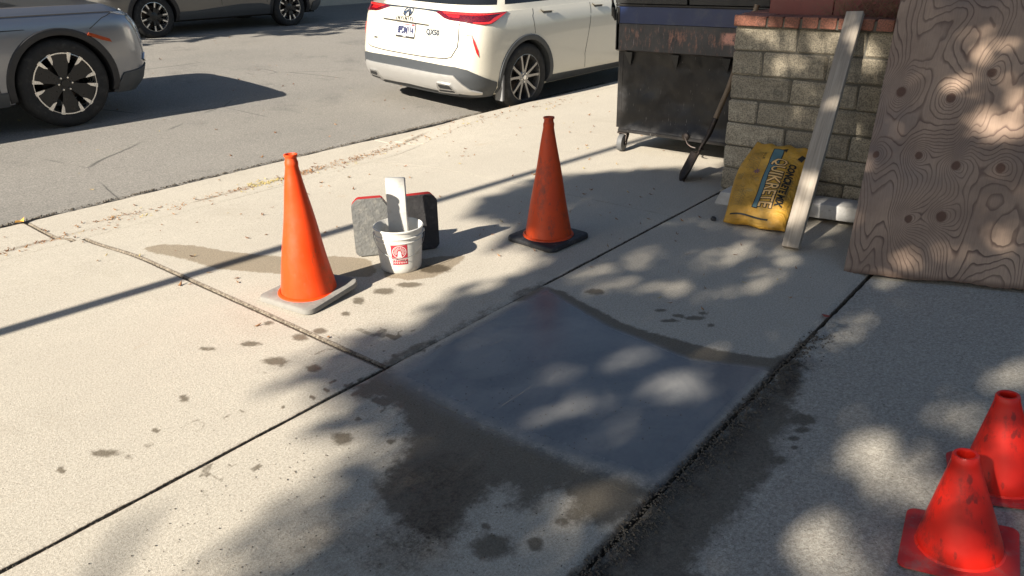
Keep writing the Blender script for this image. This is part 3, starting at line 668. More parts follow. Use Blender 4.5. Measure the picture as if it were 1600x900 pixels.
bm = bmesh.new(); box(bm, .142, 2.85, -2.9, -.142, ZC - .12, ZC - .02); obj('planter_soil', bm, MAT['plantsoil'], wall)
# red-brown planter box on the soil and dry stems
MAT['redbox'] = plain('red_brown_paint', (.20, .045, .035), .45, var=.25, scale=5, dirt=(.08, .03, .025))
pb = empty('planter_box', (5.0, 1.98, ZC - .02), 'large red brown planter box standing on top of the block wall', 'planter')
for k in range(5):
    bm = bmesh.new(); box(bm, .0, .022, -.40 * (k + 1) + .004, -.40 * k, 0, .45, .003); obj('board', bm, MAT['redbox'], pb)
bm = bmesh.new(); box(bm, .024, .50, -2.0, -1.98, 0, .45); box(bm, .024, .50, -.02, 0, 0, .45); box(bm, .48, .50, -1.978, -.022, 0, .45); box(bm, .03, .478, -1.978, -.022, .28, .38); obj('box_body', bm, MAT['redbox'], pb)
bm = bmesh.new(); box(bm, -.02, .05, -2.02, .02, .452, .48, .004); obj('rim', bm, MAT['redbox'], pb)
MAT['straw'] = plain('dry_stems', (.16, .09, .05), .8, var=.5, scale=20, bump=0)
bm = bmesh.new(); r = random.Random(3)
for i in range(150):
    a = r.uniform(0, 6.28); x0, y0 = r.uniform(-.07, .07), r.uniform(-.3, .3); l = r.uniform(.08, .25)
    tube(bm, [(x0, y0, 0), (x0 + math.cos(a) * l * .4, y0 + math.sin(a) * l * .5, r.uniform(.02, .12)), (x0 + math.cos(a) * l * .5, y0 + math.sin(a) * l, r.uniform(0, .16))], .0015, 3, False)
st = obj('dry_stems', bm, MAT['straw']); st.location = (4.915, 1.22, ZC + .055)
tag(st, 'tangle of dry brown stems on the brick cap between the leaning stud and the plywood', 'dead plant')
MAT['herb'] = leaf_mat('green_plant_leaf', (.06, .12, .03), (.12, .2, .05))
gp_ = empty('green_plant', (5.55, 2.03, ZC + .0), 'small green leafy plant behind the brick cap beside the red planter box', 'plant')
leafy('foliage', gp_, (0, 0, .22), (.22, .10, .28), 900, .02, MAT['herb'], 77)
bm = bmesh.new(); tube(bm, [(0, 0, -.12), (.01, 0, .2)], .006, 5); obj('stem', bm, MAT['herb'], gp_)

# old painted beam lying at the foot of the wall
def beam_mat():
    m = NT('faded_white_paint'); n = m.noise(5, 6, .7)
    c = m.mix(m.step(n, .35, .7), (.40, .38, .34), (.56, .55, .53)); c = m.mix(m.step(m.noise(14, 6, .7), .55, .7, 0, .6), c, (.2, .18, .15))
    return m.out(c, .8, m.bump(m.noise(50, 4), .3, .003))
MAT['beam'] = beam_mat()
bm = bmesh.new(); box(bm, 0, .19, -1.9, 0, 0, .098, .012, seg=2)
for v in bm.verts:
    v.co.x += .006 * math.sin(v.co.y * 9 + v.co.z * 30); v.co.z += .14 * max(0, -(v.co.y + 1.16)) * 0.9
    if v.co.y > -.05: v.co.z *= .93; v.co.y -= .03 * (v.co.z > .05)
bm2 = obj('concrete_footing', bm, MAT['beam'], None, 40); bm2.location = (4.555, 2.035, -.004)
tag(bm2, 'faded white footing beam lying along the base of the block wall', 'footing')

# 2x4 stud leaning on the cap
def wood_mat(name, a, b, grain=(60, 60, 2.2), rough=.75):
    m = NT(name); n = m.noise(1.0, 6, .65, stretch=grain, dist=.8); n2 = m.noise(3, 5)
    c = m.mix(m.step(n, .3, .7), a, b); c = m.mix(m.step(n2, .5, .75, 0, .5), c, tuple(k * .6 for k in a))
    kn = m.step(m.voro(3.2), .03, .085, 1, 0); c = m.mix(m.math('MULTIPLY', kn, .75), c, (.13, .07, .04))
    return m.out(c, rough, m.bump(n, .35, .003))
MAT['stud'] = wood_mat('weathered_stud', (.24, .20, .155), (.38, .325, .26))
b0 = Vector((3.985, 1.312, .0)); b1 = Vector((4.735, 1.378, 1.19)); dz_ = (b1 - b0).normalized()
dy_ = Vector((0, -1, 0)); dy_ = (dy_ - dz_ * dy_.dot(dz_)).normalized(); dx_ = dy_.cross(dz_)
if dx_.x < 0: dx_ = -dx_
Ms = Matrix(((dx_.x, dy_.x, dz_.x, b0.x), (dx_.y, dy_.y, dz_.y, b0.y), (dx_.z, dy_.z, dz_.z, b0.z), (0, 0, 0, 1)))
bm = bmesh.new(); box(bm, 0.0, .040, -.047, .047, .0, 1.405, .004, seg=2)
for v in bm.verts: v.co.x += .006 * math.sin(v.co.z * 1.9)
sd = obj('wood_stud', bm, MAT['stud'], None, 40); sd.matrix_world = Matrix.Translation((0, 0, .025)) @ Ms
tag(sd, 'weathered two by four timber leaning from the concrete slab onto the brick cap', 'timber')

# plywood sheet
KN = [(.10, 1.02, .030), (.40, .33, .030), (.255, .31, .022), (.42, .60, .026), (.245, .655, .022), (.61, .59, .026), (.34, .97, .028), (.50, 1.10, .026), (.04, .66, .02), (.9, .8, .03), (.85, 1.5, .03), (.4, 1.7, .03), (.95, .35, .03)]
def ply_mat():
    m = NT('rotary_cut_plywood'); sep = m.n.new('ShaderNodeSeparateXYZ'); m.L(m.tc.outputs['Object'], sep.inputs[0])
    X, Z = sep.outputs['X'], sep.outputs['Z']
    def nz(sx, sz, detail, off):
        return m.noise(1.0, detail, .5, stretch=(sx, 1, sz))
    h = m.math('MULTIPLY', m.noise(1.0, 1.5, .45, stretch=(3.4, 1, 1.3), dist=.5), 1.0)
    h = m.math('ADD', h, m.math('MULTIPLY', m.noise(1.0, 2, .5, stretch=(11, 1, 4)), .10))
    h = m.math('ADD', h, m.math('MULTIPLY', X, 1.0))
    km = None
    for kx, kz, kr in KN:
        dx = m.math('SUBTRACT', X, kx); dz = m.math('MULTIPLY', m.math('SUBTRACT', Z, kz), .8)
        d = m.math('SQRT', m.math('ADD', m.math('MULTIPLY', dx, dx), m.math('MULTIPLY', dz, dz)))
        g = m.math('EXPONENT', m.math('MULTIPLY', d, -1 / .060))
        h = m.math('ADD', h, m.math('MULTIPLY', g, .30 + .35 * ((kx * 7.3 + kz * 3.1) % 1) if kx != .34 else -.5))
        kk = m.step(m.math('ADD', d, m.math('MULTIPLY', m.math('SUBTRACT', m.noise(30, 3), .5), .012)), kr * .62, kr * .95, 1, 0)
        km = kk if km is None else m.math('MAXIMUM', km, kk)
    ph = m.math('FRACT', m.math('MULTIPLY', h, 22.0))
    ln = m.math('MULTIPLY', m.step(ph, .62, .92), m.step(ph, .93, 1.0, 1, 0))
    base = m.mix(m.step(m.noise(2.2, 5, .6), .35, .68), (.23, .16, .115), (.38, .27, .19))
    base = m.mix(m.step(m.noise(1.3, 4, .6, vec=m.mix(1.0, m.tc.outputs['Object'], (3.3, 1.2, 5.0), 'ADD')), .45, .68, 0, .75), base, (.17, .14, .125))
    fib = m.noise(1.0, 4, .7, stretch=(160, 1, 9))
    base = m.mix(m.step(fib, .3, .7), m.mix(.25, base, (.12, .08, .06)), base)
    c = m.mix(m.math('MULTIPLY', ln, m.step(m.noise(3.5, 3), .3, .7, .55, .95)), base, (.085, .05, .038))
    c = m.mix(m.math('MULTIPLY', km, .85), c, m.mix(m.noise(80, 3), (.06, .026, .016), (.11, .05, .028)))
    bot = m.step(Z, .0, .035, .75, 0)
    c = m.mix(bot, c, (.08, .045, .028))
    return m.out(c, .82, m.bump(m.math('ADD', m.math('MULTIPLY', ln, -.6), m.math('MULTIPLY', fib, .5)), .4, .003))
MAT['ply'] = ply_mat()
MAT['plyedge'] = plain('plywood_edge_veneers', (.15, .09, .055), .9, var=.5, scale=40)
p0 = Vector((3.87, .982, -.006)); pu = Vector((0, -1, .14)).normalized(); pv = Vector((.91, .20, 1.27)); pv = (pv - pu * pv.dot(pu)).normalized(); pn = pu.cross(pv)
Mp = Matrix(((pu.x, -pn.x, pv.x, p0.x), (pu.y, -pn.y, pv.y, p0.y), (pu.z, -pn.z, pv.z, p0.z), (0, 0, 0, 1)))
ply = empty('plywood_sheet', (0, 0, 0), 'big weathered plywood sheet with swirling grain and dark knots leaning at the right', 'plywood'); ply.matrix_world = Mp
side = 1 if (-pn).x > 0 else -1
nx = 90; V = []; F = []
r = random.Random(9)
zb = [.012 * math.sin(i * .21) * math.sin(i * .05) + r.uniform(-.0035, .0035) for i in range(nx + 1)]
xs_ = [1.22 * i / nx for i in range(nx + 1)]
def sheet(name, d0, d1, shrink, mat):
    V = []; F = []; g = random.Random(name + str(d0))
    for i in range(nx + 1):
        e = zb[i] * .5 + g.uniform(0, .003) + shrink
        xl = xs_[i]
        for zz_, dd in ((e, d0), (2.44, d0), (2.44, d1), (e, d1)): V.append((xl, dd, zz_))
    for i in range(nx):
        a, b = 4 * i, 4 * i + 4
        for k in range(4): F.append((a + k, a + (k + 1) % 4, b + (k + 1) % 4, b + k))
    F.append((0, 3, 2, 1)); F.append((4 * nx, 4 * nx + 1, 4 * nx + 2, 4 * nx + 3))
    o = pyobj(name, V, F, mat, ply); bm = bmesh.new(); bm.from_mesh(o.data); bmesh.ops.recalc_face_normals(bm, faces=bm.faces[:]); bm.to_mesh(o.data); bm.free(); return o
S_ = side
sheet('face_veneer', 0, .0035 * S_, 0, MAT['ply']); sheet('inner_ply', .0036 * S_, .012 * S_, .004, MAT['plyedge']); sheet('back_veneer', .0121 * S_, .0155 * S_, .002, MAT['plyedge'])

# ------------------------------------------------------------------ sack of concrete mix
def bagmat():
    m = NT('yellow_paper_sack'); n = m.noise(6, 6, .6)
    c = m.mix(m.step(n, .3, .7), (.46, .235, .025), (.60, .33, .04)); c = m.mix(m.step(m.noise(18, 6, .7), .52, .72, 0, .6), c, (.36, .27, .12))
    wr = m.noise(9, 5, .6, dist=1.5)
    return m.out(c, .55, m.bump(wr, 1.0, .02))
MAT['bag'] = bagmat()
MAT['bagink'] = plain('black_sack_ink', (.02, .018, .012), .6, bump=0); MAT['bagblue'] = plain('teal_sack_ink', (.09, .17, .18), .6, var=.2, bump=.3, bscale=30, bdist=.004); MAT['bagcream'] = plain('pale_orange_sack_ink', (.82, .50, .18), .6, bump=0); MAT['bagpurple'] = plain('purple_sack_ink', (.12, .05, .16), .6, bump=0)
MAT['bagbrown'] = plain('brown_sack_print', (.22, .15, .05), .6, bump=0)
BW, BL, BT = .39, .61, .125
def bag_h(u, v):
    """front face height of the lying sack, u across -1..1, v along -1..1"""
    e = max(0, 1 - abs(u) ** 3.2) ** .5 * max(0, 1 - abs(v) ** 4.5) ** .5
    w = .006 * math.sin(5 * u + 3 * v) + .006 * math.sin(9 * v - 4 * u + 1) + .004 * math.sin(17 * v + 3 * u) * (v > .4)
    return (BT / 2) * e * (1 + .12 * math.cos(2.6 * v)) + w * min(1, e * 2)
def bag_xy(u, v):
    wx = BW / 2 * (1 + .05 * math.sin(3 * v + 1) - .06 * max(0, v) ** 2) * u
    wy = BL / 2 * (1 + .02 * math.sin(6 * u)) * v
    if v > .9: wy += .012 * math.sin(u * 11) * (v - .9) * 10
    return wx + .015 * v * v, wy
NB = 44; V = []; F = []
for s in (1, -1):
    for i in range(NB + 1):
        for j in range(NB + 1):
            u = -1 + 2 * i / NB; v = -1 + 2 * j / NB; u_ = math.sin(u * math.pi / 2) * .5 + u * .5; v_ = math.sin(v * math.pi / 2) * .5 + v * .5
            x, y = bag_xy(u_, v_); V.append((x, y, s * bag_h(u_, v_) if s > 0 else -bag_h(u_, v_) * .9))
n1 = (NB + 1) ** 2
for s in (0, 1):
    for i in range(NB):
        for j in range(NB):
            a = s * n1 + i * (NB + 1) + j; q_ = (a, a + NB + 1, a + NB + 2, a + 1); F.append(q_ if s == 0 else q_[::-1])
bag = empty('concrete_mix_sack', (0, 0, 0), 'yellow paper sack of concrete mix propped against the block wall', 'sack')
t0 = Vector((4.215, 1.63, .03)); t1_ = Vector((4.66, 1.668, .40)); by = (t1_ - t0).normalized(); bx = Vector((.10, -1, 0.0)); bx = (bx - by * bx.dot(by)).normalized(); bz = bx.cross(by)
mid = (t0 + t1_) / 2
Mb = Matrix(((bx.x, by.x, bz.x, mid.x), (bx.y, by.y, bz.y, mid.y), (bx.z, by.z, bz.z, mid.z), (0, 0, 0, 1)))
bag.matrix_world = Mb
o = pyobj('sack_paper', V, F, MAT['bag'], bag); bm = bmesh.new(); bm.from_mesh(o.data); bmesh.ops.remove_doubles(bm, verts=bm.verts[:], dist=.0006); bmesh.ops.recalc_face_normals(bm, faces=bm.faces[:]); bm.to_mesh(o.data); bm.free(); o.data.polygons.foreach_set('use_smooth', [True] * len(o.data.polygons))
def drape_bag(me, name, cx, cy, ang, mat, lift=.0025):
    bm = bmesh.new(); bm.from_mesh(me)
    for _ in range(4):
        es = [e for e in bm.edges if e.calc_length() > .018]
        if not es: break
        bmesh.ops.subdivide_edges(bm, edges=es, cuts=1, use_grid_fill=False)
        bmesh.ops.triangulate(bm, faces=bm.faces[:])
    ca, sa = math.cos(ang), math.sin(ang)
    for v in bm.verts:
        x = v.co.x * ca - v.co.y * sa + cx; y = v.co.x * sa + v.co.y * ca + cy
        vv = y / (BL / 2); uu = (x - .015 * vv * vv) / (BW / 2 * (1 + .05 * math.sin(3 * vv + 1) - .06 * max(0, vv) ** 2))
        v.co = Vector((x, y, bag_h(max(-1, min(1, uu)), max(-1, min(1, vv))) + lift))
    bm.to_mesh(me); bm.free()
    return link(name, me, mat, bag)
def poly_me(pts):
    bm = bmesh.new(); bm.faces.new([bm.verts.new((*p, 0)) for p in pts]); bmesh.ops.triangulate(bm, faces=bm.faces[:]); me = bpy.data.meshes.new('print'); bm.to_mesh(me); bm.free(); return me
A_ = -math.pi / 2
drape_bag(poly_me([(-.235, -.022), (-.235, .044), (-.075, .044), (-.055, .012), (.21, .012), (.21, -.022)]), 'stripe_outline', .0, 0, A_, MAT['bagink'], .002)
drape_bag(poly_me([(-.230, -.017), (-.230, .039), (-.078, .039), (-.058, .007), (.205, .007), (.205, -.017)]), 'blue_stripe', .0, 0, A_, MAT['bagblue'], .003)
me = text_mesh('QUIKRETE', .112, 0, .0065, sx=.70); drape_bag(me, 'brand_outline', .046, -.015, A_, MAT['bagink'], .0035)
me = text_mesh('QUIKRETE', .112, 0, .0012, sx=.70); drape_bag(me, 'brand_lettering', .046, -.015, A_, MAT['bagcream'], .0046)
drape_bag(text_mesh('CONCRETE MIX', .056, 0, .003, sx=.76), 'product_lettering', .122, -.02, A_, MAT['bagink'])
drape_bag(text_mesh('High Strength', .028, 0, .0003), 'small_lettering', .150, -.05, A_, MAT['bagbrown'])
drape_bag(text_mesh('Just Add Water', .020, 0, .0002), 'small_lettering', .090, -.03, A_, MAT['bagbrown'])
drape_bag(text_mesh('60 LB', .022, 0, .0002), 'small_lettering', -.06, .17, A_, MAT['bagink'])
r = random.Random(4)
bm = bmesh.new()
for (cx_, cy_, w_, n_) in ((-.115, .13, .12, 9), (-.13, -.14, .13, 7), (-.075, -.16, .10, 3), (-.15, .0, .05, 5)):
    for k in range(n_):
        x = cx_ - .03 + k * .0085; y = cy_ - w_ / 2
        while y < cy_ + w_ / 2:
            l = r.uniform(.004, .016); bm.faces.new([bm.verts.new(p) for p in ((x, y, 0), (x + .0028, y, 0), (x + .0028, y + l, 0), (x, y + l, 0))]); y += l + .004
me = bpy.data.meshes.new('fine_print'); bm.to_mesh(me); bm.free(); drape_bag(me, 'fine_print', 0, 0, 0, MAT['bagbrown'])['kind'] = 'stuff'
bm = bmesh.new()
for k in range(26):
    a = r.uniform(0, 6.28); rr_ = r.uniform(.012, .05); x, y = -.085 + math.cos(a) * rr_, .02 + math.sin(a) * rr_ * 1.3; b = r.uniform(0, 6.28); l = r.uniform(.012, .03)
    dx, dy = math.cos(b) * l, math.sin(b) * l; px_, py_ = -math.sin(b) * .0013, math.cos(b) * .0013
    bm.faces.new([bm.verts.new(p) for p in ((x, y, 0), (x + dx, y + dy, 0), (x + dx + px_, y + dy + py_, 0), (x + px_, y + py_, 0))])
me = bpy.data.meshes.new('drawing_print'); bm.to_mesh(me); bm.free(); drape_bag(me, 'drawing_print', 0, 0, 0, MAT['bagbrown'])['kind'] = 'stuff'
bm = bmesh.new(); lathe(bm, [(.0, 0), (.022, 0)], 9); me = bpy.data.meshes.new('purple_print'); bm.to_mesh(me); bm.free(); 
bm = bmesh.new()
for k in range(7):
    a = k * .9; bm.faces.new([bm.verts.new((-.072 + q[0] * math.cos(a) - q[1] * math.sin(a), .052 + q[0] * math.sin(a) + q[1] * math.cos(a), 0)) for q in ((.004, -.002), (.021, -.003), (.018, .002), (.004, .002))])
me = bpy.data.meshes.new('purple_print'); bm.to_mesh(me); bm.free(); drape_bag(me, 'purple_print', 0, 0, 0, MAT['bagpurple'])
for (x0_, x1_, y0_) in ((-.14, .09, -.262),):
    drape_bag(poly_me([(x0_, y0_ - .006), (x1_, y0_ - .006), (x1_, y0_ + .004), (x0_, y0_ + .004)]), 'seam_tape', 0, 0, 0, MAT['bagink'])
drape_bag(poly_me([(.13, .19), (.16, .17), (.175, .21), (.15, .225)]), 'black_print', 0, 0, 0, MAT['bagink']); drape_bag(poly_me([(.03, .235), (.055, .22), (.06, .25)]), 'black_print', 0, 0, 0, MAT['bagink'])

# ------------------------------------------------------------------ traffic cones
def cone_mat(name, c1, c2, rough, scuff, amt):
    m = NT(name); n = m.noise(5, 6, .65); c = m.mix(m.step(n, .3, .7), c1, c2)
    s1 = m.noise(1.0, 6, .75, stretch=(9, 9, 5)); c = m.mix(m.step(s1, .48, .68, 0, amt), c, scuff)
    sc = m.step(m.noise(1.0, 3, .5, stretch=(40, 40, 14)), .62, .70, 0, amt * .8); c = m.mix(sc, c, scuff)
    return m.out(c, m.step(n, .3, .7, rough - .08, rough + .12), m.bump(m.noise(25, 4), .15, .004), Specular_IOR_Level=.4)
MAT['cone_bright'] = cone_mat('bright_orange_vinyl', (.74, .050, .003), (.80, .062, .004), .42, (.38, .07, .02), .75)
MAT['cone_old'] = cone_mat('grimy_orange_vinyl', (.52, .050, .006), (.62, .065, .007), .5, (.16, .045, .03), .75)
MAT['cone_red'] = cone_mat('red_orange_vinyl', (.72, .016, .007), (.80, .022, .009), .42, (.20, .02, .015), .95)
MAT['cone_redbase'] = cone_mat('scuffed_red_vinyl', (.46, .022, .022), (.55, .035, .03), .55, (.35, .12, .11), .8)
MAT['rub_grey'] = plain('dusty_grey_rubber', (.20, .19, .17), .85, var=.3, scale=12, bump=.6, bscale=30, bdist=.006, dirt=(.33, .30, .25))
MAT['rub_black'] = plain('black_rubber', (.022, .022, .024), .6, var=.3, scale=12, bump=.5, bscale=30, bdist=.005, dirt=(.12, .11, .1), dirt_amt=.7)
def big_cone(loc, rz, bodymat, basemat, label, lift, lean=(0, 0)):
    t = empty('traffic_cone', loc, label, 'traffic cone', 'tall orange cones on the sidewalk', (0, 0, rz))
    bm = bmesh.new()
    pr_ = [(.137, .034), (.134, .05), (.030, .655), (.031, .66), (.031, .675), (.027, .684), (.026, .698), (.031, .702), (.0315, .711), (.025, .712), (.022, .70), (.022, .60)]
    prof = [pr_[0], pr_[1]] + [(.134 + (.030 - .134) * k / 14, .05 + (.605) * k / 14) for k in range(1, 14)] + pr_[2:]
    rings = lathe(bm, prof, 48)
    obj('cone_body', bm, bodymat, t, 35)
    for v in t.children[-1].data.vertices:
        v.co.x += lean[0] * v.co.z + .002 * math.sin(v.co.z * 17 + 1); v.co.y += lean[1] * v.co.z
    bm = bmesh.new(); lathe(bm, [(.150, .028), (.148, .036), (.138, .040), (.134, .034)], 40); obj('cone_foot_ring', bm, bodymat, t, 40)
    # base plate, one corner curled up
    n = 16; V = []; F = []
    out = rrect(.36, .36, .045, 5)
    lay = [(0, .028, 0), (.4, .032, 0), (.75, .030, 0), (.93, .030, 0), (.985, .025, 0), (1.0, .014, 0), (1.0, .003, 0), (.97, 0, 0), (0, 0, 0)]
    m_ = len(out)
    for s, z, _ in lay:
        for x, y in out:
            k = max(0, (x * lift[0] + y * lift[1]) / .2) ** 2 * lift[2]
            V.append((x * s, y * s, z + k * s * s))
    for a in range(len(lay) - 1):
        for i in range(m_):
            F.append((a * m_ + i, a * m_ + (i + 1) % m_, (a + 1) * m_ + (i + 1) % m_, (a + 1) * m_ + i))
    pyobj('rubber_base', V, F, basemat, t, 50)
    return t
big_cone((1.985, 2.965, .002), math.radians(7), MAT['cone_bright'], MAT['rub_grey'], 'clean bright orange tall cone with dusty grey base, left of the white bucket', (1, -.25, .030))
big_cone((3.348, 2.505, .002), math.radians(-3), MAT['cone_old'], MAT['rub_black'], 'grimy dark orange tall cone with black rubber base, right of the white bucket', (.3, -.2, .004), (0.012, .006))
def small_cone(loc, rz, label):
    t = empty('small_traffic_cone', loc, label, 'traffic cone', 'small red cones on the driveway', (0, 0, 0))
    t.rotation_euler = Matrix(((math.cos(rz), -math.sin(rz), 0), (math.sin(rz), math.cos(rz), 0), (0, 0, 1))).to_euler()
    t.matrix_world = Matrix.Translation(loc) @ Matrix.Rotation(-math.atan(.14), 4, 'X') @ Matrix.Rotation(rz, 4, 'Z')
    bm = bmesh.new()
    prof = [(.103, .0085), (.098, .014), (.097, .030)] + [(.097 + (.0295 - .097) * k / 10, .030 + .236 * k / 10) for k in range(1, 10)] + [(.0315, .262), (.030, .277), (.027, .281), (.021, .280), (.0195, .274), (.024, .22), (.06, .1)]
    lathe(bm, prof, 48); obj('cone_body', bm, MAT['cone_red'], t, 35)
    out = rrect(.262, .262, .022, 4); m_ = len(out); V = []; F = []
    lay = [(.3, .0085), (.8, .0085), (.97, .0085), (1, .006), (1, .001), (.98, 0), (.3, 0)]
    for s, z in lay:
        for i, (x, y) in enumerate(out): V.append((x * s, y * s, z + .004 * s * math.sin(x * 20) * math.cos(y * 17)))
    for a in range(len(lay) - 1):
        for i in range(m_): F.append((a * m_ + i, a * m_ + (i + 1) % m_, (a + 1) * m_ + (i + 1) % m_, (a + 1) * m_ + i))
    pyobj('square_base', V, F, MAT['cone_redbase'], t, 40)
    return t
def dz(x, y): return .14 * (YC - y) - .006
small_cone((1.885, .085, dz(0, .085)), math.radians(8), 'small red cone standing whole in the bottom right corner, nearest of all cones')
small_cone((2.25, .05, dz(0, .05)), math.radians(14), 'small red cone partly behind the nearest one at the right edge')
small_cone((2.33, -.09, dz(0, -.09)), math.radians(-5), 'small red cone farthest back, mostly cut off by the right edge of the photo')

# ------------------------------------------------------------------ bucket, board, kneeling board
MAT['pail'] = plain('white_pail_plastic', (.56, .545, .50), .45, var=.1, scale=9, bump=.2, dirt=(.33, .30, .25), dirt_amt=.8)
MAT['pailred'] = plain('maroon_label_print', (.38, .02, .035), .5, var=.15, bump=0); MAT['pailwhite'] = plain('white_label_print', (.68, .6, .57), .5, bump=0)
MAT['sludge'] = plain('cement_slurry', (.30, .28, .24), .5, var=.2, scale=12)
bk = empty('plastic_bucket', (2.53, 2.885, 0), 'small white plastic bucket with red square label between the two tall cones', 'bucket')
def R_at(z): return .109 + (.128 - .109) * z / .235
bm = bmesh.new()
lathe(bm, [(0, .004), (.097, .004), (.103, 0), (.108, .006)] + [(R_at(z), z) for z in (.03, .06, .09, .12, .15, .168)] +
      [(R_at(.168) + .003, .170), (R_at(.172) + .003, .173), (R_at(.175), .175), (R_at(.192), .192), (R_at(.192) + .005, .194), (R_at(.197) + .005, .198), (R_at(.2), .2), (R_at(.226), .226), (R_at(.23) + .005, .229), (R_at(.235) + .005, .236), (R_at(.235), .239), (R_at(.235) - .003, .236), (.100, .01), (0, .01)], 64)
obj('bucket_shell', bm, MAT['pail'], bk, 40)
bm = bmesh.new(); lathe(bm, [(0, .05), (.104, .05)], 32); obj('cement_residue', bm, MAT['sludge'], bk)
hp = [(R_at(.2) * math.cos(a) * 1.04, R_at(.2) * math.sin(a) * 1.04, .2 - .105 * max(0, math.sin((a - math.radians(140)) / math.radians(180) * math.pi))) for a in np.linspace(math.radians(140), math.radians(320), 30)]
bm = bmesh.new(); tube(bm, [(p[0] * 1.03, p[1] * 1.03, p[2]) for p in hp], .0018, 6); obj('wire_handle', bm, MAT['galv'], bk, 60)
for a in (140, 320):
    a = math.radians(a); bm = bmesh.new(); lathe(bm, [(0, 0), (.011, 0), (.011, .008), (.006, .012), (0, .012)], 12, Matrix.Translation((R_at(.2) * math.cos(a), R_at(.2) * math.sin(a), .2)) @ Matrix.Rotation(a, 4, 'Z') @ Matrix.Rotation(math.pi / 2, 4, 'Y')); obj('handle_ear', bm, MAT['pail'], bk, 40)
LA = math.radians(-134)
def on_pail(me, name, mat, ca=LA, cz=.11, lift=.0008):
    bm = bmesh.new(); bm.from_mesh(me)
    for _ in range(3):
        es = [e for e in bm.edges if e.calc_length() > .012]
        if es: bmesh.ops.subdivide_edges(bm, edges=es, cuts=1); bmesh.ops.triangulate(bm, faces=bm.faces[:])
    for v in bm.verts:
        z = cz + v.co.y; a = ca + v.co.x / .112; R_ = R_at(z) + lift; v.co = Vector((R_ * math.cos(a), R_ * math.sin(a), z))
    bm.to_mesh(me); bm.free(); return link(name, me, mat, bk)
on_pail(poly_me([(-.040, -.022), (.040, -.022), (.040, .055), (-.040, .055)]), 'label_square', MAT['pailred'])
on_pail(poly_me([(-.038, -.056), (.040, -.056), (.040, -.026), (-.038, -.026)]), 'label_band', MAT['pailred'])
bm = bmesh.new()
n = 40
for i in range(n):
    a, b = 2 * math.pi * i / n, 2 * math.pi * (i + 1) / n
    bm.faces.new([bm.verts.new((r_ * math.cos(t), .017 + r_ * math.sin(t), 0)) for r_, t in ((.031, a), (.034, a), (.034, b), (.031, b))])
for i in range(20):
    a = 2 * math.pi * i / 20; c_, s_ = math.cos(a), math.sin(a)
    if -2.2 < math.atan2(s_, c_) < -.9: continue
    bm.faces.new([bm.verts.new((r_ * c_ - o_ * s_, .017 + r_ * s_ + o_ * c_, 0)) for r_, o_ in ((.012, -.0008), (.028, -.0014), (.028, .0014), (.012, .0008))])
me = bpy.data.meshes.new('label_wheel'); bm.to_mesh(me); bm.free(); on_pail(me, 'label_wheel', MAT['pailwhite'], lift=.0014)
on_pail(poly_me([(-.006, .022), (.006, .022), (.009, .004), (.011, -.012), (-.011, -.012), (-.008, .004)]), 'label_figure', MAT['pailwhite'], lift=.0014)
bm = bmesh.new(); r = random.Random(12)
for row, (z0_, h_) in enumerate(((-.036, .007), (-.049, .008))):
    x = -.034
    while x < .034:
        w_ = r.uniform(.004, .008); bm.faces.new([bm.verts.new(p) for p in ((x, z0_, 0), (x + w_ * .45, z0_, 0), (x + w_ * .45, z0_ + h_, 0), (x, z0_ + h_, 0))])
        bm.faces.new([bm.verts.new(p) for p in ((x + w_ * .5, z0_ + h_ * .6, 0), (x + w_, z0_ + h_ * .6, 0), (x + w_, z0_ + h_, 0), (x + w_ * .5, z0_ + h_, 0))]); x += w_ + .003
me = bpy.data.meshes.new('label_lettering'); bm.to_mesh(me); bm.free(); on_pail(me, 'label_lettering', MAT['pailwhite'], lift=.0014)
# board standing in the bucket
MAT['pvc'] = plain('cement_stained_white_board', (.47, .455, .42), .8, var=.1, scale=12, bump=.5, bscale=45, bdist=.004, dirt=(.36, .34, .3), dirt_amt=.6)
bd = bmesh.new(); box(bd, -.052, .052, -.014, .014, 0, .47, .006, seg=2)
bd = obj('white_board', bd, MAT['pvc'], None, 40); bd.location = (2.545, 2.905, .012); bd.rotation_euler = (math.radians(-3), 0, math.radians(-55))
tag(bd, 'cement stained white board standing upright in the plastic bucket', 'board')
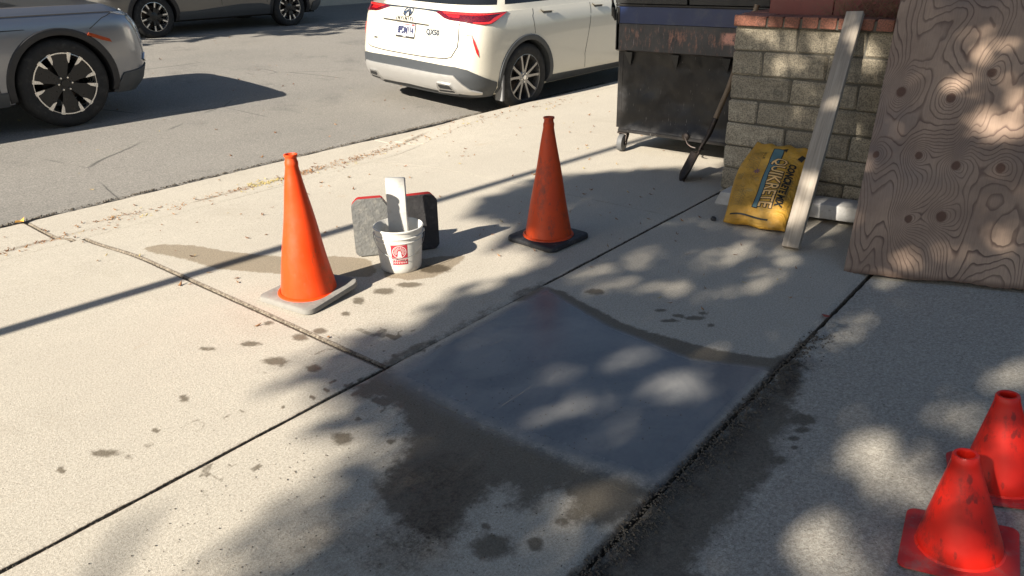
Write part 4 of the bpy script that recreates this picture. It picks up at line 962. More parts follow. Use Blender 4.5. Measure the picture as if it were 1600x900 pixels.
# hinged kneeling board standing open like a book
MAT['pad'] = plain('grey_foam_pad', (.15, .15, .142), .9, var=.35, scale=14, bump=.8, bscale=50, bdist=.006, dirt=(.26, .25, .22), dirt_amt=.8)  # left pad, its sunlit tone put into the colour
MAT['padblack'] = plain('black_foam_pad', (.035, .033, .034), .85, var=.35, scale=14, bump=.6, bscale=50, bdist=.005, dirt=(.1, .095, .09))  # same foam on the right pad, with its shade painted into the colour
MAT['redrim'] = plain('red_plastic', (.36, .025, .025), .45, var=.15)
kb = empty('kneeling_board', (0, 0, 0), 'dusty grey and black kneeling board with red rim standing open behind the bucket', 'kneeling board')
def panel(p, q, h, hinge_right, padmat, lean=0):
    p, q = Vector(p), Vector(q); w = (q - p).length; ux = (q - p).normalized(); uz = Vector((0, 0, 1)); uy = uz.cross(ux)
    M = Matrix(((ux.x, uy.x, 0, p.x), (ux.y, uy.y, 0, p.y), (0, 0, 1, 0), (0, 0, 0, 1)))
    c = .035
    def outl(i):
        P = [(i, c * .7), (c * .7, i), (w - c * .7, i), (w - i, c * .7)]
        if hinge_right: P += [(w - i, h - .085), (w - .055, h - i), (c, h - i), (i, h - c)]
        else: P += [(w - i, h - c), (w - c, h - i), (.055, h - i), (i, h - .085)]
        return P
    for i, mt, y0, y1, nm in ((0, MAT['redrim'], -.0, .018, 'red_shell'), (.003, padmat, -.022, -.0005, 'foam_pad')):
        bm = bmesh.new(); poly = outl(i)
        if nm == 'red_shell': poly = [(.006 + a * (w - .012) / w, b + (.005 if b > h * .6 else .004)) for a, b in poly]
        A = [bm.verts.new(M @ Vector((a, y0, b))) for a, b in poly]; B = [bm.verts.new(M @ Vector((a, y1, b))) for a, b in poly]
        bm.faces.new(A[::-1]); bm.faces.new(B)
        for k in range(len(poly)): bm.faces.new((A[k], A[(k + 1) % 8], B[(k + 1) % 8], B[k]))
        bmesh.ops.bevel(bm, geom=bm.edges[:], offset=.005, segments=2, affect='EDGES')
        obj(nm, bm, mt, kb, 40)
panel((2.475, 3.20, .0), (2.655, 3.06, .0), .335, True, MAT['pad'])
panel((2.665, 3.045, .0), (2.865, 2.925, .0), .33, False, MAT['padblack'])
bm = bmesh.new(); tube(bm, [(2.66, 3.055, .01), (2.66, 3.055, .245)], .009, 10); obj('hinge', bm, MAT['redrim'], kb, 40)

# ------------------------------------------------------------------ shovel, loose brick, pebble
MAT['ash'] = wood_mat('worn_wood_handle', (.16, .115, .075), (.26, .19, .125), (40, 40, 3), .6)
MAT['steel'] = plain('dark_worn_steel', (.055, .045, .04), .5, .75, var=.4, scale=20, dirt=(.12, .08, .05))
sh = empty('shovel', (4.92, 2.47, 0), 'old shovel with wooden handle standing between the dumpster and the block wall', 'shovel')
S0 = Vector((0, 0, .0)); hx = Vector((.33, -.145, .50)).normalized()
P_ = lambda *a: Vector(a) - Vector((4.92, 2.47, 0))
bm = bmesh.new(); tube(bm, [P_(5.16, 2.355, .42), P_(5.19, 2.29, .64), P_(5.26, 2.14 + .03, 1.20)], [.0185, .018, .017], 12); obj('wood_handle', bm, MAT['ash'], sh, 50)
bm = bmesh.new(); tube(bm, [P_(5.075, 2.425, .17), P_(5.09, 2.415, .22), P_(5.125, 2.375, .32), P_(5.162, 2.352, .43)], [.010, .013, .019, .021], 12); obj('socket', bm, MAT['steel'], sh, 50)
bt = P_(4.905, 2.462, .008); tp = P_(5.085, 2.43, .20); ax = (tp - bt).normalized(); wd = Vector((.72, .62, -.1)); wd = (wd - ax * wd.dot(ax)).normalized(); nn = ax.cross(wd)
V = []; F = []; n = 12; m_ = 8; Lb_ = (tp - bt).length
for i in range(n + 1):
    t = i / n; hw_ = .088 * (min(1, (t + .02) / .32) ** .6) * (1 if t < .93 else 1 - (t - .93) * 1.2)
    for j in range(m_ + 1):
        s = -1 + 2 * j / m_; V.append(tuple(bt + ax * (t * Lb_) + wd * (s * hw_) + nn * (-.030 * (1 - s * s) + .012 * t + .004)))
for s_ in (0,):
    for i in range(n):
        for j in range(m_): a = i * (m_ + 1) + j; F.append((a, a + 1, a + m_ + 2, a + m_ + 1))
o = pyobj('blade', V, F, MAT['steel'], sh, 60); md = o.modifiers.new('thickness', 'SOLIDIFY'); md.thickness = .003
for s in (-1, 1):
    bm = bmesh.new(); a = bt + ax * Lb_ * .97 + wd * s * .012; b = bt + ax * Lb_ * .97 + wd * s * .085; tube(bm, [a, b, b + nn * .01 + ax * .004], .005, 6); obj('footstep', bm, MAT['steel'], sh, 50)
bm = bmesh.new(); box(bm, -.10, .10, -.045, .045, 0, .062, .004)
o = obj('loose_brick', bm, MAT['capbrick'], None, 40); o.location = (5.36, 2.30, 0); o.rotation_euler = (math.pi / 2, 0, .5); o.location.z = .046
tag(o, 'single red brick on the ground between the shovel blade and the wall corner', 'brick')
bm = bmesh.new(); bmesh.ops.create_icosphere(bm, subdivisions=2, radius=.02)
r = random.Random(1)
for v in bm.verts: v.co = Vector((v.co.x * .8, v.co.y * 1.0, v.co.z * .8)) * r.uniform(.85, 1.15)
o = obj('pebble', bm, MAT['rub_black']); o.location = (4.225, 1.88, .012); tag(o, 'small dark stone lying on the slab left of the yellow sack', 'stone')

# ------------------------------------------------------------------ dumpster
def dump_mat():
    m = NT('black_dumpster_paint'); n = m.noise(3, 6, .65)
    c = m.mix(m.step(n, .3, .7), (.012, .0115, .0115), (.028, .025, .023))
    c = m.mix(m.step(m.noise(1.0, 6, .7, stretch=(9, 9, 3)), .56, .76, 0, .5), c, (.05, .04, .034))
    sc = m.step(m.noise(1.0, 3, .6, stretch=(70, 90, 9)), .66, .74, 0, .55); c = m.mix(sc, c, (.26, .23, .21))
    return m.out(c, m.step(m.noise(5, 5), .3, .7, .35, .6), m.bump(m.noise(2.6, 3), .9, .05), Specular_IOR_Level=.35)
def rust_mat():
    m = NT('scraped_rusty_flange'); sep = m.n.new('ShaderNodeSeparateXYZ'); m.L(m.tc.outputs['Object'], sep.inputs[0])
    c = m.mix(m.step(m.noise(4, 5), .3, .7), (.02, .02, .022), (.06, .055, .052))
    band = m.math('MULTIPLY', m.step(sep.outputs['Z'], .80, .90), m.step(sep.outputs['Z'], .96, 1.03, 1, 0))
    n = m.noise(1.0, 6, .8, stretch=(30, 24, 9)); c = m.mix(m.math('MULTIPLY', m.step(n, .5, .66), band), c, (.27, .13, .09))
    s = m.noise(1.0, 4, .7, stretch=(60, 70, 10)); c = m.mix(m.step(s, .6, .72, 0, .7), c, (.24, .21, .21))
    pk = m.math('MULTIPLY', m.step(sep.outputs['Y'], -.91, -.85, 1, 0), m.math('MULTIPLY', m.step(sep.outputs['Z'], .90, .93), m.step(sep.outputs['Z'], .98, 1.0, 1, 0)))
    c = m.mix(m.math('MULTIPLY', pk, m.step(m.noise(28, 5, .8), .36, .5)), c, (.62, .30, .22))
    return m.out(c, .55, m.bump(s, .4, .003))
MAT['dump'] = dump_mat(); MAT['dumprust'] = rust_mat()
MAT['dumpblue'] = plain('dark_blue_paint', (.010, .024, .085), .35, var=.4, scale=5, dirt=(.06, .07, .10), dirt_amt=.6)
MAT['lid'] = plain('black_plastic_lid', (.02, .02, .02), .5, var=.3)
DX, DY1, DY0 = 5.46, 3.35, 2.16
dp = empty('dumpster', (DX, DY1, 0), 'battered black and dark blue metal dumpster on casters behind the block wall', 'dumpster')
Wd = DY1 - DY0; Ld = 1.8
# dented end panel
V = []; F = []; ny, nz = 60, 44
for i in range(ny + 1):
    for j in range(nz + 1):
        y = -Wd * i / ny; z = .18 + .64 * j / nz; e = min(1, 6 * min(i / ny, 1 - i / ny, j / nz, 1 - j / nz))
        d = .035 * float(vnoise(y, z, .22, 61)) + .02 * float(vnoise(y, z, .11, 62)) + .05 * math.exp(-((y + .62) ** 2 + (z - .45) ** 2) / .03)
        V.append((d * e, y, z))
for i in range(ny):
    for j in range(nz): a = i * (nz + 1) + j; F.append((a, a + 1, a + nz + 2, a + nz + 1))
pyobj('end_panel', V, F, MAT['dump'], dp, 60)
bm = bmesh.new(); box(bm, .09, Ld, -Wd, -.0, .18, 1.16); obj('hull', bm, MAT['dump'], dp)
bm = bmesh.new(); box(bm, .0, Ld, -Wd, -Wd + .02, .18, .815); obj('side_wall', bm, MAT['dump'], dp); bm = bmesh.new(); box(bm, .0, Ld, -.02, 0, .18, .815); obj('side_wall', bm, MAT['dump'], dp)
bm = bmesh.new(); prism(bm, [(-.012, .815), (-.045, .83), (-.045, 1.028), (.05, 1.03), (.085, .83)], -Wd - .01, .03, 'y')
obj('scraped_flange', bm, MAT['dumprust'], dp)
bm = bmesh.new(); prism(bm, [(-.04, 1.031), (-.04, 1.155), (.088, 1.157), (.088, 1.031)], -Wd - .01, .02, 'y'); obj('blue_band', bm, MAT['dumpblue'], dp)
bm = bmesh.new(); box(bm, -.052, .09, -Wd - .015, .035, 1.158, 1.175, .004); obj('rim_rail', bm, MAT['dump'], dp)
bm = bmesh.new(); prism(bm, [(-.06, 1.18), (-.07, 1.25), (Ld * .5, 1.46), (Ld, 1.3), (Ld, 1.18)], -Wd - .02, -Wd / 2 - .01, 'y'); obj('lid', bm, MAT['lid'], dp)
bm = bmesh.new(); prism(bm, [(-.06, 1.18), (-.07, 1.25), (Ld * .5, 1.46), (Ld, 1.3), (Ld, 1.18)], -Wd / 2 + .01, .03, 'y'); obj('lid', bm, MAT['lid'], dp)
for yy in (-.09, -.50, -.92):
    bm = bmesh.new(); A = [bm.verts.new(p) for p in ((-.04, yy - .035, .814), (-.04, yy + .035, .814), (-.0, yy, .70), (.03, yy - .035, .814), (.03, yy + .035, .814))]
    for f in ((0, 1, 2), (3, 2, 4), (0, 2, 3), (1, 4, 2), (0, 3, 4, 1)): bm.faces.new([A[k] for k in f])
    obj('gusset', bm, MAT['lid'], dp)
bm = bmesh.new(); prism(bm, [(-.045, .83), (-.045, 1.15), (.14, 1.15), (.10, .5), (.03, .2), (0, .2), (0, .815)], .001, .022, 'y'); obj('corner_plate', bm, MAT['dump'], dp)
bm = bmesh.new(); box(bm, -.012, .05, -Wd, 0, .165, .19, .004); box(bm, .02, Ld, -.05, -.01, .15, .178, .003); box(bm, .02, Ld, -Wd + .01, -Wd + .05, .15, .178, .003); obj('bottom_rail', bm, MAT['dump'], dp)
bm = bmesh.new(); tube(bm, [(-.05, .03, 1.33), (-.075, .06, 1.25), (-.07, .045, 1.15), (-.05, .05, 1.09), (-.045, .035, 1.05)], [.018, .02, .017, .02, .008], 8); tube(bm, [(-.05, .02, 1.2), (-.055, .025, 1.12), (-.045, .02, 1.02)], .006, 6); obj('lid_strap', bm, MAT['lid'], dp, 50)
bm = bmesh.new(); lathe(bm, [(0, 0), (.028, 0), (.03, .012), (.02, .02), (0, .02)], 14, Matrix.Translation((-.01, -.63, .20)) @ Matrix.Rotation(-math.pi / 2, 4, 'Y')); tube(bm, [(-.03, -.63, .2), (-.035, -.66, .15), (-.03, -.69, .13), (-.03, -.73, .125)], .005, 6); obj('drain_plug', bm, MAT['steel'], dp, 40)
MAT['casterrub'] = plain('grey_caster_rubber', (.10, .10, .10), .6, var=.3)
def caster(x, y, rz):
    bm = bmesh.new(); M = Matrix.Translation((x, y, .0)) @ Matrix.Rotation(rz, 4, 'Z')
    lathe(bm, [(.018, -.026), (.052, -.026), (.068, -.021), (.073, 0), (.068, .021), (.052, .026), (.018, .026)], 28, M @ Matrix.Translation((-.045, 0, .073)) @ Matrix.Rotation(math.pi / 2, 4, 'X'), closed=True)
    o = obj('caster', bm, MAT['casterrub'], dp, 40)
    bm = bmesh.new(); prism(bm, [(-.062, .055), (-.028, .055), (.03, .13), (.03, .148), (-.03, .148)], .029, .034, 'y', M); prism(bm, [(-.062, .055), (-.028, .055), (.03, .13), (.03, .148), (-.03, .148)], -.034, -.029, 'y', M)
    box(bm, -.05, .05, -.045, .045, .1485, .164, .002, M); tube(bm, [M @ Vector((-.045, -.038, .073)), M @ Vector((-.045, .038, .073))], .009, 8)
    obj('caster_fork', bm, MAT['steel'], o)
for x, y, a in ((.05, -.03, .15), (.07, -Wd + .08, .5), (Ld - .1, -.08, .2), (Ld - .1, -Wd + .08, .3)): caster(x, y, a)

# ------------------------------------------------------------------ cars
def ip(tab, z, k):
    z = min(max(z, tab[0][0]), tab[-1][0])
    for a, b in zip(tab, tab[1:]):
        if z <= b[0]:
            t = (z - a[0]) / (b[0] - a[0]); return a[k] + (b[k] - a[k]) * t
def car_point(c, u, z):
    s = 1 if u >= 0 else -1; u = abs(u); T = c['tab']; X1, X2 = c['X1'], c['X2']; L = X2 - X1; p = c['p']; pf = c.get('pf', p)
    xr, xf, hw = ip(T, z, 1), ip(T, z, 2), ip(T, z, 3)
    if u <= 1:
        th = u * math.pi / 2; x = X1 - (X1 - xr) * max(math.cos(th), 0) ** (2 / p); y = hw * math.sin(th) ** (2 / p)
    elif u <= 1 + L:
        x = X1 + (u - 1); y = hw
    else:
        th = min((u - 1 - L), 1) * math.pi / 2; x = X2 + (xf - X2) * math.sin(th) ** (2 / pf); y = hw * max(math.cos(th), 0) ** (2 / pf)
    for wx in c['wx']:
        y += .018 * math.exp(-((x - wx) ** 2 + (z - c['r']) ** 2) / .30) * min(1, max(0, (y - .6) / .2))
    k = c.get('k', 1)
    return Vector((x * k, -s * y * k, z * k))
def car_normal(c, u, z):
    h = .012; a = car_point(c, u + h, z) - car_point(c, u - h, z); b = car_point(c, u, z + h) - car_point(c, u, z - h)
    n = a.cross(b).normalized()
    P = car_point(c, u, z); ref = Vector((P.x - 2.3, P.y * 2.5, .2))
    return n if n.dot(ref) > 0 else -n
def s_table(c):
    us = (2 + c['X2'] - c['X1']) * np.linspace(0, 1, 1500) ** 2.5; pts = np.array([car_point(c, u, .7) for u in us])
    c['su'] = us; c['ss'] = np.concatenate([[0], np.cumsum(np.linalg.norm(np.diff(pts, axis=0), axis=1))])
def u2s(c, u): return math.copysign(float(np.interp(abs(u), c['su'], c['ss'])), u)
def s2u(c, s): return math.copysign(float(np.interp(abs(s), c['ss'], c['su'])), s)
def drape(c, name, poly, mat, parent, off=.002, thick=0, uspace=True, step=.035, smooth=40):
    """a panel that follows the body surface; outline given as (u or s, height)"""
    P = [((u2s(c, a) if uspace else a), z) for a, z in poly]
    out = []
    for i, a in enumerate(P):
        b = P[(i + 1) % len(P)]; n = max(1, int(math.hypot(b[0] - a[0], b[1] - a[1]) / step))
        out += [(a[0] + (b[0] - a[0]) * k / n, a[1] + (b[1] - a[1]) * k / n) for k in range(n)]
    xs = [q[0] for q in out]; zs = [q[1] for q in out]; inner = []
    A = np.array(out)
    gx_, gz_ = np.meshgrid(np.arange(min(xs), max(xs), step), np.arange(min(zs), max(zs), step))
    if gx_.size:
        sd = poly_sd(gx_.ravel(), gz_.ravel(), out); inner = [(float(a), float(b)) for a, b, d in zip(gx_.ravel(), gz_.ravel(), sd) if d > step * .35]
    verts = [Vector(q) for q in out + inner]; n = len(out)
    r = delaunay_2d_cdt(verts, [(i, (i + 1) % n) for i in range(n)], [list(range(n))], 1, 1e-6)
    V, E_, F = r[0], r[1], r[2]
    bm = bmesh.new(); top = []
    for v in V:
        u = s2u(c, v.x); top.append(bm.verts.new(car_point(c, u, v.y) + car_normal(c, u, v.y) * off))
    for f in F:
        try: bm.faces.new([top[k] for k in f])
        except ValueError: pass
    if thick > 0:
        be = [e for e in bm.edges if len(e.link_faces) == 1]
        low = {}
        for e in be:
            for v in e.verts:
                if v not in low:
                    low[v] = None
        for v in list(low):
            i = top.index(v); u = s2u(c, V[i].x); low[v] = bm.verts.new(car_point(c, u, V[i].y) + car_normal(c, u, V[i].y) * (off - thick))
        for e in be:
            a, b = e.verts
            try: bm.faces.new((a, b, low[b], low[a]))
            except ValueError: pass
    return obj(name, bm, mat, parent, smooth)
def strip(c, name, line, w, mat, parent, off=.0015, uspace=True):
    P = [((u2s(c, a) if uspace else a), z) for a, z in line]; L_, R_ = [], []
    for i, p in enumerate(P):
        a = P[max(i - 1, 0)]; b = P[min(i + 1, len(P) - 1)]; d = math.hypot(b[0] - a[0], b[1] - a[1]) or 1
        nx_, nz_ = -(b[1] - a[1]) / d * w / 2, (b[0] - a[0]) / d * w / 2; L_.append((p[0] + nx_, p[1] + nz_)); R_.append((p[0] - nx_, p[1] - nz_))
    return drape(c, name, L_ + R_[::-1], mat, parent, off, 0, False, .05)
def drape_mesh(c, name, me, s0, z0, mat, parent, off=.004, flip=True):
    for v in me.vertices:
        s = s0 + v.co.x; z = z0 + v.co.y; u = s2u(c, s); v.co = car_point(c, u, z) + car_normal(c, u, z) * off
    return link(name, me, mat, parent)
def u_of_x(c, x, z):
    xr, xf = ip(c['tab'], z, 1), ip(c['tab'], z, 2); L = c['X2'] - c['X1']
    if x < c['X1']: return math.acos(min(1, max(0, (c['X1'] - x) / (c['X1'] - xr))) ** (c['p'] / 2)) / (math.pi / 2)
    if x > c['X2']: return 1 + L + math.asin(min(1, max(0, (x - c['X2']) / (xf - c['X2']))) ** (c.get('pf', c['p']) / 2)) / (math.pi / 2)
    return 1 + x - c['X1']
def car_body(c, root, paint, cut_r, zlev, win):
    k = c.get('k', 1); L = c['X2'] - c['X1']
    us = list(np.linspace(0, 1, 15)) + list(np.linspace(1, 1 + L, int(L / .06)))[1:] + list(np.linspace(1 + L, 2 + L, 15))[1:]
    ring = us + [-u for u in us[-2:0:-1]]
    bm = bmesh.new(); rows = [[bm.verts.new(car_point(c, u, z)) for u in ring] for z in zlev]; n = len(ring)
    for A, B in zip(rows, rows[1:]):
        for i in range(n): bm.faces.new((A[i], A[(i + 1) % n], B[(i + 1) % n], B[i]))
    bm.faces.new(rows[0][::-1]); bm.faces.new(rows[-1])
    bmesh.ops.triangulate(bm, faces=[f for f in bm.faces if len(f.verts) > 4])
    o = obj('body', bm, [paint, MAT['wheelwell']], root)
    cb = bmesh.new()
    for wx in c['wx']:
        for s in (1, -1):
            lathe_r = lathe(cb, [(0, -.5), (cut_r, -.5), (cut_r, .34), (0, .34)], 40, Matrix.Translation((wx * k, s * (c['hwm'] * k - .34 + .0), c['r'] * k)) @ Matrix.Rotation(-s * math.pi / 2, 4, 'X'))
    # simpler cutters: plain cylinders reaching in 0.33 m from each flank
    cb.free(); cb = bmesh.new()
    for wx in c['wx']:
        for s in (1, -1):
            y0, y1 = s * (c['hwm'] * k - .33), s * (c['hwm'] * k + .3); ra = []
            for y in (y0, y1): ra.append([cb.verts.new((wx * k + cut_r * math.cos(2 * math.pi * i / 48), y, c['r'] * k + .01 + cut_r * math.sin(2 * math.pi * i / 48))) for i in range(48)])
            for i in range(48): cb.faces.new((ra[0][i], ra[0][(i + 1) % 48], ra[1][(i + 1) % 48], ra[1][i]))
            cb.faces.new(ra[0]); cb.faces.new(ra[1])
    cut = obj('cutter', cb, [])
    md = o.modifiers.new('arch', 'BOOLEAN'); md.object = cut; md.operation = 'DIFFERENCE'; md.solver = 'EXACT'
    dg = bpy.context.evaluated_depsgraph_get(); dg.update()
    me = bpy.data.meshes.new_from_object(o.evaluated_get(dg)); o.modifiers.clear(); o.data = me; bpy.data.objects.remove(cut)
    me.name = 'body'
    if len(me.materials) < 2:
        me.materials.clear(); me.materials.append(paint); me.materials.append(MAT['wheelwell'])
    bm = bmesh.new(); bm.from_mesh(me); wf = []
    for f in bm.faces:
        p = f.calc_center_median(); f.material_index = 0
        for wx in c['wx']:
            if math.hypot(p.x - wx * k, p.z - c['r'] * k - .01) < cut_r + .004 and abs(p.y) < c['hwm'] * k - .012: f.material_index = 1
        if p.z < zlev[0] * k + .01: f.material_index = 1
        if win[0] * k < p.z < win[1] * k and not (f.material_index == 1): wf.append(f)
    g = bmesh.ops.duplicate(bm, geom=wf)
    nf = [x for x in g['geom'] if isinstance(x, bmesh.types.BMFace)]
    b2 = bmesh.new(); mp = {}
    for f in nf:
        vs = []
        for v in f.verts:
            if v not in mp: mp[v] = b2.verts.new(v.co)
            vs.append(mp[v])
        b2.faces.new(vs)
    bmesh.ops.delete(bm, geom=list({v for f in nf for v in f.verts}), context='VERTS')
    bmesh.ops.delete(bm, geom=[f for f in bm.faces if win[0] * k < f.calc_center_median().z < win[1] * k and f.material_index == 0], context='FACES')
    bm.to_mesh(me); bm.free(); me.polygons.foreach_set('use_smooth', [True] * len(me.polygons)); me.set_sharp_from_angle(angle=math.radians(38))
    obj('windows', b2, MAT['carglass'], root, 38)
    return o
def arch_ring(c, wx, side, r0, r1, mat, root, a0=-14, a1=194):
    k = c.get('k', 1); bm = bmesh.new(); rows = []
    for i in range(37):
        a = math.radians(a0 + (a1 - a0) * i / 36); row = []
        for rr, dy, inn in ((r1, .0, 0), (r1 - .008, .013, 0), (r0 + .012, .015, 0), (r0, .006, 0), (r0 + .002, 0, 1)):
            x, z = wx + rr * math.cos(a), c['r'] + rr * math.sin(a); z = max(z, c['zb'])
            u = u_of_x(c, x, z); p = car_point(c, u if side < 0 else -u, z)
            y = abs(p.y) + dy
            if inn: y -= .16
            row.append(bm.verts.new((x * k, side * y, z * k)))
        rows.append(row)
    for A, B in zip(rows, rows[1:]):
        for j in range(4): bm.faces.new((A[j], A[j + 1], B[j + 1], B[j]))
    return obj('arch_trim', bm, mat, root, 50)
MAT['tyre'] = plain('tyre_rubber', (.011, .011, .011), .75, var=.25, scale=9, bump=.3, bscale=60, dirt=(.06, .055, .05), dirt_amt=.6)
MAT['wheelwell'] = plain('wheel_well_black', (.012, .012, .012), .9, bump=0)
MAT['blackclad'] = plain('dark_grey_cladding', (.045, .05, .055), .55, var=.08, bump=.25, bscale=220, bdist=.001)
MAT['blacktrim'] = plain('black_plastic_trim', (.016, .016, .018), .5, var=.1, bump=0)
MAT['carglass'] = plain('tinted_car_glass', (.012, .014, .016), .06, bump=0)
MAT['alloy'] = plain('satin_grey_alloy', (.30, .295, .29), .3, .85, var=.05, bump=0)
MAT['alloydark'] = plain('gloss_black_alloy', (.018, .018, .018), .3, .2, bump=0)
MAT['machined'] = plain('machined_alloy_face', (.72, .71, .69), .25, .9, var=.04, bump=0)
MAT['chrome'] = plain('chrome', (.75, .75, .75), .12, 1.0, var=.02, bump=0)
MAT['chromedark'] = plain('smoked_chrome', (.16, .18, .21), .18, .9, var=.05, bump=0)
MAT['bumpersilver'] = plain('silver_bumper_trim', (.52, .51, .49), .38, .6, var=.05, bump=0)
MAT['seamline'] = plain('panel_gap', (.03, .028, .025), .9, bump=0)  # for real gaps, and for the painted shadow strip under the garnish
def paintmat(name, col, metal, rough, coat=.8):
    m = NT(name); fl = m.noise(900, 2, .6); c = m.mix(m.step(fl, .35, .65), tuple(k * .92 for k in col), tuple(min(k * 1.06, 1) for k in col))
    dirtn = m.step(m.noise(5, 6, .7), .5, .8, 0, .12); c = m.mix(dirtn, c, (.3, .27, .22))
    return m.out(c, rough, m.bump(m.noise(3.0, 2), .02, .01), metal, Coat_Weight=coat, Coat_Roughness=.04)
MAT['whitepaint'] = paintmat('pearl_white_paint', (.61, .575, .48), .0, .35)
MAT['silverpaint'] = paintmat('silver_grey_metallic_paint', (.24, .25, .275), .75, .3)
MAT['greypaint'] = paintmat('warm_grey_metallic_paint', (.14, .137, .13), .7, .35)
def lamp_mat(name, c1, c2, rough=.08, sc=60):
    m = NT(name); n = m.noise(1.0, 2, .5, stretch=(sc, sc, sc * 3)); c = m.mix(m.step(n, .35, .6), c1, c2); return m.out(c, rough, m.bump(n, .3, .002), Coat_Weight=1.0, Coat_Roughness=.03)
MAT['tailred'] = lamp_mat('red_tail_lamp', (.30, .006, .01), (.55, .015, .02)); MAT['taildark'] = lamp_mat('dark_red_tail_lamp', (.05, .002, .008), (.14, .006, .012)); MAT['reflector'] = lamp_mat('red_reflector', (.50, .01, .015), (.62, .02, .02))
MAT['tailbright'] = lamp_mat('bright_red_lens', (.75, .015, .02), (.85, .04, .03)); MAT['headlamp'] = lamp_mat('headlamp_lens', (.25, .25, .25), (.65, .65, .65)); MAT['amber'] = lamp_mat('dull_orange_marker', (.30, .045, .015), (.38, .07, .02))
MAT['platewhite'] = plain('licence_plate_white', (.75, .75, .74), .5, var=.05, bump=0); MAT['platered'] = plain('licence_plate_red', (.6, .03, .03), .5, bump=0); MAT['plateblue'] = plain('licence_plate_navy', (.015, .02, .07), .5, bump=0)
MAT['flap'] = plain('dusty_mud_flap', (.20, .20, .20), .6, var=.1)
def wheel(root, c, wx, side, style, rim, width, yface):
    """wheel whose outer face looks to side (-1 right, +1 left)"""
    k = c.get('k', 1); R = c['r'] * k; C = Vector((wx * k, side * yface, R))
    M = Matrix.Translation(C) @ (Matrix.Rotation(math.pi / 2, 4, 'X') if side < 0 else Matrix.Rotation(-math.pi / 2, 4, 'X'))   # local +z points outwards
    w = width
    prof = [(rim - .012, -.02), (rim + .004, -.006), (rim + .02, -.004), ((R + rim) / 2, .004), (R - .035, -.002), (R - .012, -.016), (R - .002, -.038)]
    tr = [(R, -.05), (R, -.075), (R - .009, -.077), (R - .009, -.085), (R, -.087), (R, -.115), (R - .009, -.117), (R - .009, -.125), (R, -.127), (R, -.155), (R - .009, -.157), (R - .009, -.165), (R, -.167), (R, -w + .05)]
    prof = prof + tr + [(R - .002, -w + .038), (R - .03, -w + .01), ((R + rim) / 2, -w), (rim, -w + .01), (rim - .012, -w + .03)]
    wh = empty('wheel', (0, 0, 0)); wh.parent = root
    bm = bmesh.new(); lathe(bm, prof, 56, M, closed=True); obj('tyre', bm, MAT['tyre'], wh, 40)
    bm = bmesh.new()
    mats = {'ten': (MAT['alloy'], MAT['alloydark']), 'six': (MAT['machined'], MAT['alloydark']), 'bars': (MAT['machined'], MAT['alloydark'])}[style]
    lathe(bm, [(rim - .004, -.006), (rim, -.018), (rim - .014, -.10), (rim - .03, -w + .03), (rim - .045, -w + .03), (rim - .02, -.10), (rim - .012, -.014), (rim - .009, -.005)], 56, M, closed=True); obj('rim', bm, mats[0], wh, 40)
    bm = bmesh.new(); lathe(bm, [(0, -.12), (.17, -.12), (.17, -.14), (0, -.14)], 32, M); obj('brake_disc', bm, MAT['steel'], wh, 40)
    sp = bmesh.new(); fc = bmesh.new()
    def blade(bm, ang, pts, z0, z1, th):
        """pts (radius, half width offset low, high)"""
        A = []; ca, sa = math.cos(ang), math.sin(ang)
        L_ = []; R_ = []
        n = len(pts)
        for i, (r_, lo, hi) in enumerate(pts):
            z = z0 + (z1 - z0) * i / (n - 1)
            q = []
            for t, dz in ((lo, 0), (hi, 0), (hi, -th), (lo, -th)): q.append(bm.verts.new(M @ Vector((r_ * ca - t * sa, r_ * sa + t * ca, z + dz))))
            A.append(q)
        for a, b in zip(A, A[1:]):
            for j in range(4): bm.faces.new((a[j], a[(j + 1) % 4], b[(j + 1) % 4], b[j]))
        bm.faces.new(A[0]); bm.faces.new(A[-1][::-1])
    if style == 'ten':
        for i in range(5):
            a = 2 * math.pi * i / 5 + .3
            for s in (-1, 1):
                blade(sp, a + s * .10, [(.05, s * .004 - .018, s * .004 + .018), (.12, s * .018 - .014, s * .018 + .014), (.19, s * .03 - .012, s * .03 + .013), (rim - .012, s * .046 - .015, s * .046 + .018)], -.028, -.012, .03)
        lathe(sp, [(0, -.018), (.03, -.018), (.034, -.024), (.06, -.026), (.072, -.035), (.072, -.09)], 24, M)
        obj('spokes', sp, MAT['alloy'], wh, 30); fc.free()
        b = bmesh.new()
        for i in range(5):
            a = 2 * math.pi * i / 5 + .3 + math.pi / 5; lathe(b, [(0, -.016), (.008, -.016), (.009, -.03)], 8, M @ Matrix.Translation((.05 * math.cos(a), .05 * math.sin(a), 0)))
        lathe(b, [(0, -.012), (.024, -.012), (.027, -.019)], 20, M); obj('hub_cap', b, MAT['chrome'], wh, 40)
    elif style == 'six':
        for i in range(6):
            a = 2 * math.pi * i / 6 + math.radians(92)
            blade(sp, a, [(.05, -.034, .034), (.12, -.05, .05), (.20, -.078, .078), (rim - .02, -.098, .098)], -.03, -.014, .035)
            # bright ends: two flared tips and the arc between
            for s in (-1, 1):
                blade(fc, a, [(.185, s * .074 - .002, s * .074 + .003), (.22, s * .078 - .014, s * .078 + .012), (rim - .008, s * .096 - .022, s * .096 + .020)], -.0125, -.0065, .008)
            for j in range(8):
                t0, t1 = a - .34 + .68 * j / 8, a - .34 + .68 * (j + 1) / 8
                q = [fc.verts.new(M @ Vector((r_ * math.cos(t), r_ * math.sin(t), -.004))) for r_, t in ((rim - .014, t0), (rim - .003, t0), (rim - .003, t1), (rim - .014, t1))]; fc.faces.new(q)
            obj('bright_spoke_tip', fc, MAT['machined'], wh, 30); fc = bmesh.new()
        lathe(sp, [(0, -.02), (.035, -.02), (.038, -.028), (.075, -.03), (.085, -.04), (.085, -.1)], 24, M)
        obj('spokes', sp, MAT['alloydark'], wh, 30)
        b = bmesh.new()
